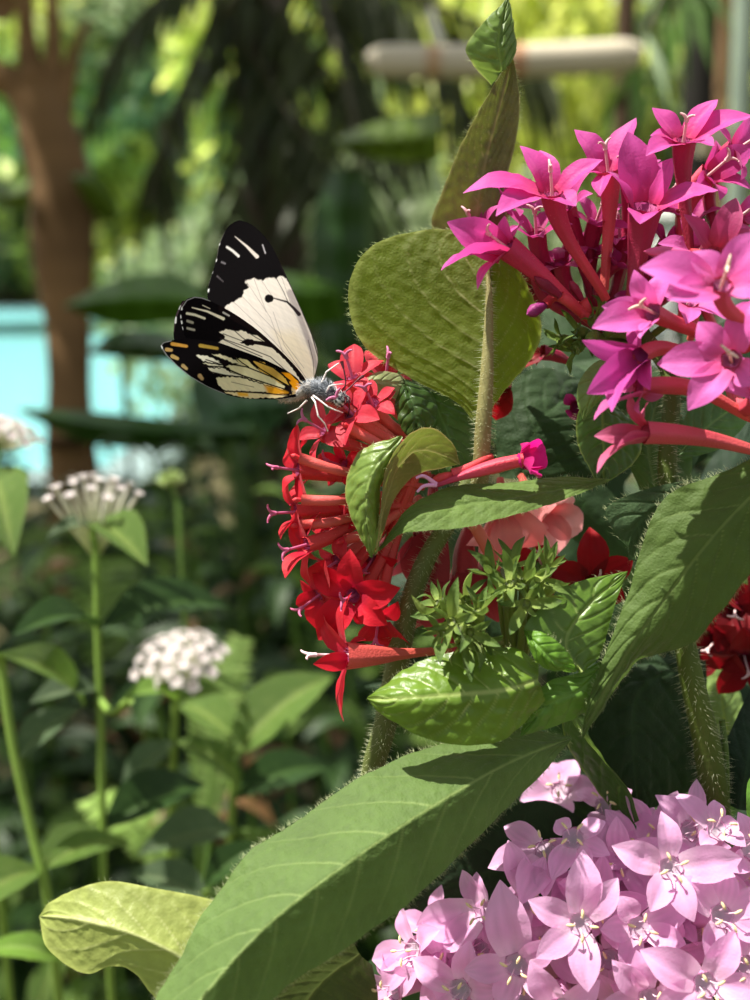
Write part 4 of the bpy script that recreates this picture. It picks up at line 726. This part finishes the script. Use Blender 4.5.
ft = thing('fern', 'tall narrow pale green fern right of the lower white pentas head', 'fern', gxy(215, .44))
for pts in ([(205, 900, .43), (210, 800, .43), (216, 720, .43), (240, 640, .44)], [(190, 920, .44), (160, 860, .43), (130, 820, .42), (90, 800, .4)]):
    A = cr(np.array([wx(*q) for q in pts]), 46); mb = MB(); mb.tube(cr([np.array(ft.location), (A[0]+np.array(ft.location))/2, A[0]], 10), .0012, lin((120, 150, 80)), 5); mb.tube(A, np.linspace(.001, .0004, 46), lin((120, 150, 80)), 5); T = nrm(np.gradient(A, axis=0))
    for j in range(2, 46):
        s = nrm(np.cross(T[j], FW)+rng.normal(size=3)*.1); L = .0125*math.sin(PI*min(1, (52-j)/44))
        for sg in (-1, 1):
            d = nrm(s*sg+T[j]*.25); p = A[j]; w = T[j]*.0011
            mb.add([p-w, p+w, p+d*L*.6+w, p+d*L+FW*.001, p+d*L*.6-w], [(0, 1, 2, 3, 4)], lin((140, 166, 92)))
    bpart('frond', mb, M_far, ft)
# ---- undergrowth shrubs
spots = []
for (px, d, h, kinds, L) in [(30, .52, .74, ('mid', 'blue'), .06), (110, .5, .70, ('mid', 'lime', 'blue'), .055), (190, .56, .73, ('mid', 'dark'), .06), (270, .52, .72, ('mid', 'blue', 'dark'), .06), (340, .55, .74, ('mid', 'dark'), .06), (-40, .6, .78, ('mid', 'dark'), .06),
        (60, .72, .80, ('dark', 'dark', 'mid'), .08), (150, .75, .80, ('dark', 'dark', 'dead'), .08), (240, .78, .84, ('dark', 'dark', 'dead'), .08), (330, .76, .86, ('dark',), .08), (420, .8, .9, ('dark', 'mid'), .08), (-30, .8, .84, ('dark',), .08),
        (100, 1.1, .80, ('dark', 'dark', 'dead'), .09), (200, 1.15, .84, ('dark',), .1), (310, 1.1, .92, ('dark',), .1), (400, 1.2, 1.0, ('dark', 'mid'), .1), (20, 1.2, .78, ('dark',), .1), (500, 1.1, 1.0, ('dark',), .1), (600, 1.2, 1.0, ('dark',), .1), (700, 1.1, 1.05, ('dark', 'mid'), .1), (780, .8, .95, ('dark',), .09),
        (-150, .6, .76, ('mid', 'dark'), .07), (-260, .7, .78, ('dark', 'mid'), .08), (-160, .95, .8, ('dark',), .09), (-300, 1.1, .74, ('dark', 'mid'), .1), (-180, 1.5, .66, ('dark',), .1), (-330, 1.8, .56, ('dark',), .12), (-200, 2.4, .5, ('dark',), .12), (-340, 3.0, .46, ('dark',), .12), (-130, 3.2, .44, ('dark',), .12), (900, .8, .95, ('dark',), .09), (1050, 1.0, .95, ('dark',), .1), (900, 1.6, 1.05, ('dark', 'mid'), .12), (1100, 2.2, 1.0, ('dark', 'mid'), .12),
        (520, .7, .85, ('dark',), .08), (640, .65, .86, ('dark',), .08), (740, .6, .84, ('dark',), .08),
        (160, 1.7, .74, ('dark',), .1), (260, 1.8, .95, ('dark',), .13), (380, 1.9, 1.05, ('dark', 'mid'), .13), (0, 1.9, .62, ('dark',), .1), (90, 2.4, .5, ('dark',), .1), (480, 2.0, 1.1, ('dark', 'mid'), .13), (170, 3.6, .42, ('dark',), .12), (60, 3.4, .4, ('dark',), .12), (-20, 3.6, .44, ('dark',), .12), (110, 2.9, .5, ('dark',), .1), (20, 2.8, .5, ('dark',), .1), (620, 2.1, 1.1, ('mid',), .13), (740, 2.0, 1.1, ('dark',), .13)]:
    shrub(gxy(px, d), h, kinds, L, 7)
# ---- big dark leaves hanging behind the butterfly
def bigleaf(label, stem_pts, blades, cat='plant'):
    t = thing('broadleaf_plant', label, cat, gxy(stem_pts[-1][0], stem_pts[-1][2]+.05))
    A = np.array([wx(*q) for q in stem_pts]); g = np.array(t.location); A = np.vstack([cr(A, 20), cr([A[-1], (A[-1]*.4+g*.6)+np.array([0, 0, .05]), g], 12)[1:]]); mb = MB(); mb.tube(A, .008, lin((60, 84, 30)), 8); bpart('stem', mb, M_stem, t)
    for (L, Mi, R, d0, d1, col) in blades:
        n = 24; l, m, r = (cr([(x, y, 0) for x, y in q], n) for q in (L, Mi, R)); dd = np.linspace(d0, d1, n); G = []
        for i in range(n):
            row = []
            for k in range(13):
                u = k/6-1; e = l[i] if u < 0 else r[i]; q = m[i]*(1-abs(u))+e*abs(u); row.append(PD(q[0], q[1], dd[i]+.05*abs(u)+.006*math.sin(i*1.4)))
            G.append(row)
        G = np.array(G); mb = MB(); v = np.exp(-(np.linspace(-1, 1, 13)/.08)**2)[None, :, None]+0*G[..., :1]; mb.grid(G, lin(col)*(1-v)+lin(col)*1.5*v); bpart('leaf', mb, M_dark, t)
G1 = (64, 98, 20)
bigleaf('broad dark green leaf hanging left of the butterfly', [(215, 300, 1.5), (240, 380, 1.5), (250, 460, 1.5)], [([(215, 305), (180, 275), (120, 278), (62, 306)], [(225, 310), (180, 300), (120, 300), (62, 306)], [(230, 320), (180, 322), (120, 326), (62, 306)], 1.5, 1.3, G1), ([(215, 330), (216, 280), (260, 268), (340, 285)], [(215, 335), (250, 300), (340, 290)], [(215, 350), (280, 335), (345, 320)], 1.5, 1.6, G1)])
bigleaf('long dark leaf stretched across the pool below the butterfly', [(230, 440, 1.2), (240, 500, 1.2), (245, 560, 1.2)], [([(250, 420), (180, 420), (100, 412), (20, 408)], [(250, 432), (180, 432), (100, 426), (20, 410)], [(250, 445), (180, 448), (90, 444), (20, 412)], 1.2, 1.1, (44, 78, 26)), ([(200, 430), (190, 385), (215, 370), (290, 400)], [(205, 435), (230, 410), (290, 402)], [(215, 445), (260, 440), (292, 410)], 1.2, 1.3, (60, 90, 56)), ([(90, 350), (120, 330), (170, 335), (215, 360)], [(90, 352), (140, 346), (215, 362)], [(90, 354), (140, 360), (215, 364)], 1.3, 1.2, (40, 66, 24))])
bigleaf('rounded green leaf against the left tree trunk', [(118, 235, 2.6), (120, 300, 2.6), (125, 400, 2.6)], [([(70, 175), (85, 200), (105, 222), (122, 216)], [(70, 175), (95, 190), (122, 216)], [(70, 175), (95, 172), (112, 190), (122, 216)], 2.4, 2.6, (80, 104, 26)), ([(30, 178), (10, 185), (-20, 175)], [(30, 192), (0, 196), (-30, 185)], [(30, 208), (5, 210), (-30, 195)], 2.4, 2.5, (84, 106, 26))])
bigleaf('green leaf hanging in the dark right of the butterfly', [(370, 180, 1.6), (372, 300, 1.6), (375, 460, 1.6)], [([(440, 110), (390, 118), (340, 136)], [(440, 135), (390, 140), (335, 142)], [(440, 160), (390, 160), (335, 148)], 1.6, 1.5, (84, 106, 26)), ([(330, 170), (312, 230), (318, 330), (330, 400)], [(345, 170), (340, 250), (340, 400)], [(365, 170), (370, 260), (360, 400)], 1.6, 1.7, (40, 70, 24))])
# ---- tree at the left
def limb(mb, pts, rad, col, ns=14):
    A = np.array([wx(*q) if len(q) == 3 and q[2] is not None else q for q in pts]); A = cr(A, 40); r = np.interp(np.linspace(0, 1, 40), np.linspace(0, 1, len(rad)), rad)
    r = r*(1+.09*nz(A, 14, 3)); mb.tube(A, r, lin(col)*(1+.22*nz(A, 24, 4)+.12*nz(A, 90, 8))[:, None], ns)
BR = (122, 94, 62); D = 2.6
tr = thing('tree', 'bare brown tree with a forked trunk at the upper left', 'tree', gxy(66, D))
mb = MB(); g = np.array(tr.location); limb(mb, [(38, 84, D), (42, 110, D), (56, 165, D), (63, 200, D), (62, 240, D), (68, 330, D), (70, 440, D)], [.05, .072, .076, .07, .052, .05, .056], BR)
A = np.array([wx(70, 440, D), g*.5+wx(70, 440, D)*.5, g]); mb.tube(cr(A, 20), np.linspace(.06, .08, 20), lin(BR), 14); bpart('trunk', mb, M_bark, tr)
for pts, rr in [([(40, 110, D), (33, 80, D), (27, 40, D), (25, 0, D), (20, -60, D)], [.05, .032, .022, .02, .02]), ([(38, 115, D), (20, 88, D), (0, 78, D), (-40, 66, D)], [.05, .042, .036, .03]), ([(48, 120, D), (52, 80, D), (53, 40, D), (52, 0, D), (50, -60, D)], [.05, .026, .019, .017, .015]), ([(58, 150, D), (64, 100, D), (72, 60, D), (82, 32, D), (90, 22, D)], [.05, .024, .019, .015, .01])]:
    mb = MB(); limb(mb, pts, rr, BR); bpart('branch', mb, M_bark, tr)
# ---- palms with hanging fronds
def frond(t, pts, L, n=34, col=(60, 68, 36), droop=.9, w=.012):  # default green darkened to put the palm's shade into the colour
    A = cr(np.array([wx(*q) for q in pts]), n); mb = MB(); mb.tube(A, np.linspace(.012, .004, n), lin((80, 74, 48)), 6); T = nrm(np.gradient(A, axis=0))
    for j in range(2, n):
        s = nrm(np.cross(T[j], [0, 0, 1]))
        for sg in (-1, 1):
            d = nrm(s*sg*random.uniform(.35, 1)+T[j]*.4+np.array([0, 0, -droop*random.uniform(.5, 1.3)])); l = L*random.uniform(.7, 1.15); p = A[j]; q = nrm(np.cross(d, rng.normal(size=3)))*w*random.uniform(.6, 1.3)
            tp = p+d*l+np.array([0, 0, -l*.2]); m1 = p+d*l*.5
            mb.add([p-q*.4, p+q*.4, m1+q, tp, m1-q], [(0, 1, 2, 4), (4, 2, 3)], lin(col)*random.uniform(.7, 1.3))
    bpart('frond', mb, M_dark, t)
pm = thing('palm_tree', 'shaded palm with a dark trunk and drooping fronds at top centre', 'palm', gxy(272, 3.2))
mb = MB(); g = np.array(pm.location); limb(mb, [(262, -80, 3.2), (264, 60, 3.2), (270, 180, 3.2), (276, 300, 3.2), (278, 420, 3.2)], [.075, .085, .09, .1, .11], (92, 78, 66)); A = cr([wx(278, 420, 3.2), g], 10); mb.tube(A, .11, lin((92, 78, 66)), 14); bpart('trunk', mb, M_bark, pm)
D2 = 3.0
for pts, L in [([(200, -20, D2), (250, 50, D2), (300, 130, D2-.2), (350, 200, D2-.4)], .28), ([(240, -30, D2), (300, 40, D2), (350, 90, D2), (420, 130, D2)], .26), ([(270, -40, D2), (210, 30, D2), (170, 120, D2), (150, 200, D2)], .22), ([(280, -60, D2), (380, 10, D2), (440, 60, D2), (480, 130, D2)], .3),
               ([(300, -60, D2), (340, 60, D2-.3), (360, 160, D2-.5), (365, 250, D2-.5)], .26), ([(230, -60, D2), (240, 80, D2), (235, 180, D2), (230, 250, D2)], .24), ([(330, -60, 2.6), (400, -10, 2.6), (470, 20, 2.6), (540, 60, 2.6)], .25), ([(250, 60, 3.1), (300, 130, 3.1), (330, 220, 3), (345, 300, 3)], .26), ([(260, -60, 3.4), (180, -20, 3.4), (120, 40, 3.4), (90, 110, 3.4)], .2)]:
    frond(pm, pts, L)
pm2 = thing('palm_tree', 'palm whose green fronds hang above the hot pink flowers', 'palm', gxy(850, 2.8))
mb = MB(); limb(mb, [(850, -400, 2.8), (850, 100, 2.8), (850, 500, 2.8)], [.07, .08, .09], (92, 78, 66)); A = cr([wx(850, 500, 2.8), np.array(pm2.location)], 8); mb.tube(A, .09, lin((92, 78, 66)), 12); bpart('trunk', mb, M_bark, pm2)
for pts, L in [([(850, -160, 2.4), (760, -120, 2.2), (700, -60, 2.1), (660, 0, 2.0), (630, 70, 2.0)], .17), ([(850, -160, 2.4), (740, -90, 2.2), (690, -30, 2.0), (670, 30, 2.0)], .15)]: frond(pm2, pts, L, 30, (84, 116, 52))
# ---- posts and horizontal pole
PALE = (206, 196, 172)
pole = thing('horizontal_pole', 'pale beige horizontal pole with a rounded end above the folded leaf tip', 'pole', wx(632, 58, 1.9)); mb = MB()
k = np.linspace(0, 1, 40); A = np.array([wx(366+(640-366)*q, 61-7*q+4*math.sin(q*3), 1.88) for q in k]); r = np.full(40, .0285); r[:4] = [.012, .021, .026, .028]; r[-3:] = [.027, .024, .016]
cc = np.array([lin(PALE)]*40); cc[9:11] = lin((196, 160, 124)); cc[21:23] = lin((190, 140, 104)); mb.tube(A, r, cc*(1+.06*nz(A, 40, 1))[:, None], 20); bpart('pole_shaft', mb, M_paint, pole)
def post(label, px, w, d, col, y0=-200):
    t = thing('wooden_post', label, 'post', gxy(px, d)); mb = MB(); top = wx(px, y0, d); g = np.array(t.location); A = cr([top, top*.5+g*.5, g], 30); mb.tube(A, w/F*d/2, lin(col)*(1+.2*nz(A, 30, 3))[:, None], 12, ridge=.04); bpart('shaft', mb, M_bark, t)
post('dark brown post the pale pole is fixed to', 632, 20, 1.98, (84, 66, 50)); post('thick dark post near the right edge', 708, 34, 2.4, (40, 38, 34)); post('light tan post between the dark post and the right edge', 733, 14, 2.2, (140, 112, 80)); post('pale grey green post cut by the right edge', 752, 22, 2.6, (140, 156, 140))
r2 = thing('horizontal_rail', 'cream rail crossing the posts behind the hot pink flowers', 'rail', wx(735, 150, 2.1)); mb = MB()
for (y0, y1, c, rr) in [(128, 152, (204, 192, 160), .026)]:
    A = np.array([wx(700+q*180, 142-8*q, 2.1) for q in np.linspace(0, 1, 10)]); mb.tube(A, rr, lin(c), 16)
bpart('rail_bar', mb, M_paint, r2)
sb = thing('white_box', 'plain white box filling a bright patch behind the hot pink flowers at the right', 'planter', gxy(760, 3.4)); mb = MB()  # box added for an overexposed bright patch of unknown origin
def boxpts(mb, c, sx, sy, z0, z1, col):
    x, y = c[0], c[1]; v = [(x+a*sx, y+b*sy, z) for z in (z0, z1) for a, b in ((-1, -1), (1, -1), (1, 1), (-1, 1))]
    mb.add(v, [(0, 3, 2, 1), (4, 5, 6, 7), (0, 1, 5, 4), (1, 2, 6, 5), (2, 3, 7, 6), (3, 0, 4, 7)], lin(col))
c = sb.location; boxpts(mb, c, .3, .2, 0, 1.2, (236, 236, 232)); o = link('box_body', mb.mesh('box_body', c, False), M_paint, sb); mb = MB(); boxpts(mb, c, .33, .23, 1.2, 1.25, (236, 236, 232)); link('rim', mb.mesh('rim', c, False), M_paint, sb)
# ---- far bushes and trees made of leaf blades
FOL = {}
def foliage(name, n, sx, sy, sz, L, cols, dense=.75):
    k = name
    d = nrm(rng.normal(size=(n, 3))); rr = rng.random(n)**.35; p = d*rr[:, None]*np.array([sx, sy, sz]); lump = 1+.25*nz(d, 3, n % 97); p *= lump[:, None]
    a = nrm(rng.normal(size=(n, 3))+np.array([0, 0, -.3])); b = nrm(np.cross(a, rng.normal(size=(n, 3)))); c = np.cross(a, b); l = L*(.6+rng.random(n)*.8)
    v = np.stack([p, p+a*l[:, None]*.45+b*l[:, None]*.24+c*l[:, None]*.05, p+a*l[:, None], p+a*l[:, None]*.45-b*l[:, None]*.24+c*l[:, None]*.05], 1)
    i = np.arange(n)[:, None]*4; f = np.concatenate([i+np.array([0, 1, 2]), i+np.array([0, 2, 3])]); C = np.array([lin(q) for q in cols])[rng.integers(0, len(cols), n)]*rng.uniform(.8, 1.2, (n, 1))
    mb = MB(); mb.add(v, f, np.repeat(C, 4, 0)); return mb.mesh(name, smooth=False)
YG = [(208, 212, 120), (192, 200, 100), (218, 222, 156), (150, 162, 84)]; GG = [(116, 134, 90), (134, 148, 112), (88, 104, 66), (150, 162, 128)]
FM = [foliage('foliage', 2600, 1, 1, 1, .2, YG), foliage('foliage', 2600, 1, 1, 1, .18, GG), foliage('foliage', 2600, 1, 1, 1, .2, YG[:2]+GG[:2])]
for m in FM: m.materials.append(M_far)
for (x, y, z, rx, ry, rz) in [(-1.6, 2.1, 3.3, .95, 1.45, .6), (-1.35, 3.7, 3.9, .95, .85, .5)]:  # crowns and limbs out of view, added overhead to shade undergrowth and palm
    mb = MB(); g0 = np.array([-.75, 2.5, 1.9]) if 0 else wx(30, -60, D); limb(mb, [g0, g0*.4+np.array([x, y, z])*.6, np.array([x, y, z+.2])], [.03, .024, .012], BR); bpart('branch', mb, M_bark, tr)
    o = link('foliage', foliage('foliage', 3600, rx, ry, rz, .13, [(96, 130, 60), (84, 120, 50)]), M_far, tr); o.location = np.array([x, y, z])-np.array(tr.location)
def far_tree(px, d, h, rad, kind, low=.25):
    g = np.array(gxy(px, d)); t = thing('tree', 'sunlit leafy tree far behind in the garden', 'tree', g, 'sunlit trees beyond the pool')
    mb = MB(); mb.tube(cr([g, g+np.array([.1, 0, h*.4]), g+np.array([0, .1, h*.7])], 12), np.linspace(.12, .06, 12), lin((96, 80, 60)), 8); bpart('trunk', mb, M_bark, t)
    o = bpy.data.objects.new('foliage', FM[kind]); COL.objects.link(o); o.parent = t; hz = h*(1-low)/2; o.location = (0, 0, h*low+hz); o.scale = (rad, rad, hz); o.rotation_euler = (0, 0, random.random()*6)
def far_bush(px, d, h, rad, kind):
    g = np.array(gxy(px, d)); t = thing('bush', 'rounded leafy bush beyond the pool', 'bush', g, 'bushes beyond the pool')
    mb = MB(); mb.tube([g, g+np.array([0, 0, h*.5])], .04, lin((80, 66, 50)), 6); bpart('stem', mb, M_bark, t)
    o = bpy.data.objects.new('foliage', FM[kind]); COL.objects.link(o); o.parent = t; o.location = (0, 0, h*.5); o.scale = (rad, rad, h*.5); o.rotation_euler = (0, 0, random.random()*6)
for i in range(15): far_tree(-160+i*75+rng.normal()*15, 22+rng.random()*3, 6.5+rng.random()*2, 2.3, [0, 1, 2, 0][i % 4], .06)
for i in range(12): far_tree(-140+i*90+rng.normal()*20, 14.5+rng.random()*2, 4.6+rng.random()*1.2, 1.3, [1, 0, 2][i % 3], .5 if i < 5 else .1)
for i in range(7): far_tree(360+i*75, 8+rng.random(), 3+rng.random(), .8, [2, 1, 0][i % 3], .1)
for i in range(7): far_tree(-640+i*70, 22+i % 3, 7+i % 2, 2.3, i % 3, .06); far_tree(940+i*70, 20+i % 3, 6.5+i % 2, 2.2, i % 3, .06)
for i in range(6): far_bush(-680+i*100, 21, 1.6, 1.5, i % 3)
for i in range(10): far_bush(-120+i*100, 20.9+rng.random()*.5, 1.6, 1.5, i % 3)
for (px, d, h, r_) in [(250, 6, 1.5, .6), (330, 7, 1.7, .8), (420, 6, 1.6, .7), (215, 12, 1.5, 1.2), (520, 6, 1.5, .7), (610, 6, 1.3, .6), (690, 7, 1.4, .7), ]: far_bush(px, d, h, r_, 1)
# ---- ground and pool
def struct(name, mb, mat, origin=(0, 0, 0)): o = link(name, mb.mesh(name, origin, False), mat); o['kind'] = 'structure'; return o
mb = MB(); boxpts(mb, (0, 12), 30, 32, -.3, 0, (60, 54, 36)); gr = struct('ground', mb, None)
m = bpy.data.materials.new('soil'); m.use_nodes = True; nt = m.node_tree; pr = nt.nodes['Principled BSDF']; no = nt.nodes.new('ShaderNodeTexNoise'); no.inputs['Scale'].default_value = 14; no.inputs['Detail'].default_value = 6
rp = nt.nodes.new('ShaderNodeValToRGB'); rp.color_ramp.elements[0].color = (*lin((48, 38, 24)), 1); rp.color_ramp.elements[1].color = (*lin((96, 92, 50)), 1); tc = nt.nodes.new('ShaderNodeTexCoord'); nt.links.new(tc.outputs['Object'], no.inputs['Vector']); nt.links.new(no.outputs['Fac'], rp.inputs[0]); nt.links.new(rp.outputs[0], pr.inputs['Base Color']); pr.inputs['Roughness'].default_value = .9
gr.data.materials.append(m)
m = bpy.data.materials.new('pool_water'); m.use_nodes = True; nt = m.node_tree; pr = nt.nodes['Principled BSDF']; pr.inputs['Base Color'].default_value = (*lin((128, 196, 202)), 1); pr.inputs['Roughness'].default_value = .22
no = nt.nodes.new('ShaderNodeTexNoise'); no.inputs['Scale'].default_value = 5; bpn = nt.nodes.new('ShaderNodeBump'); bpn.inputs['Strength'].default_value = .25; tc = nt.nodes.new('ShaderNodeTexCoord'); nt.links.new(tc.outputs['Object'], no.inputs['Vector']); nt.links.new(no.outputs['Fac'], bpn.inputs['Height']); nt.links.new(bpn.outputs['Normal'], pr.inputs['Normal'])
mb = MB(); boxpts(mb, (-7.95, 12.4), 6.65, 7.4, .0, .03, (110, 214, 222)); pw = struct('pool_water', mb, m)
mb = MB()
for c_, sx, sy in [((-7.95, 4.85), 6.95, .15), ((-7.95, 19.95), 6.95, .15), ((-1.15, 12.4), .15, 7.4), ((-14.75, 12.4), .15, 7.4)]: boxpts(mb, c_, sx, sy, 0, .09, (130, 150, 150))
struct('pool_edge', mb, M_paint)
# ================================================================== LIGHT, WORLD, CAMERA
W = bpy.data.worlds.new('sky'); SC.world = W; W.use_nodes = True; nt = W.node_tree
sk = nt.nodes.new('ShaderNodeTexSky'); sk.sky_type = 'NISHITA'; sk.sun_disc = False; sk.sun_elevation = math.radians(58); sk.sun_rotation = math.radians(-30); sk.air_density = 1.2; sk.dust_density = 2.5
hs = nt.nodes.new('ShaderNodeHueSaturation'); hs.inputs['Saturation'].default_value = .22; nt.links.new(sk.outputs[0], hs.inputs['Color']); bg = nt.nodes['Background']; nt.links.new(hs.outputs[0], bg.inputs[0]); bg.inputs[1].default_value = SKY
sl = bpy.data.lights.new('sun', 'SUN'); sl.energy = SUN; sl.angle = math.radians(.6); sl.color = (1, .95, .86); so = bpy.data.objects.new('sun', sl); COL.objects.link(so)
so.rotation_euler = Vector(tuple(-x for x in SUNDIR)).to_track_quat('-Z', 'Y').to_euler()
cd = bpy.data.cameras.new('camera'); co = bpy.data.objects.new('camera', cd); COL.objects.link(co); SC.camera = co
co.location = CAM; co.rotation_euler = (math.radians(90)-PITCH, 0, 0)
cd.sensor_fit = 'VERTICAL'; cd.sensor_height = 24; cd.lens = 12/math.tan(math.radians(25)); cd.clip_start = .01; cd.clip_end = 200
cd.dof.use_dof = True; cd.dof.focus_distance = FD; cd.dof.aperture_fstop = cd.lens/APERT
vs = SC.view_settings; vs.view_transform = 'Standard'; vs.look = 'None'; vs.gamma = 1; vs.use_curve_mapping = False; vs.exposure = EXPO
cy = SC.cycles; cy.use_denoising = True; cy.max_bounces = 7; cy.transparent_max_bounces = 8; cy.diffuse_bounces = 4; cy.glossy_bounces = 2; cy.transmission_bounces = 4; cy.sample_clamp_indirect = 6
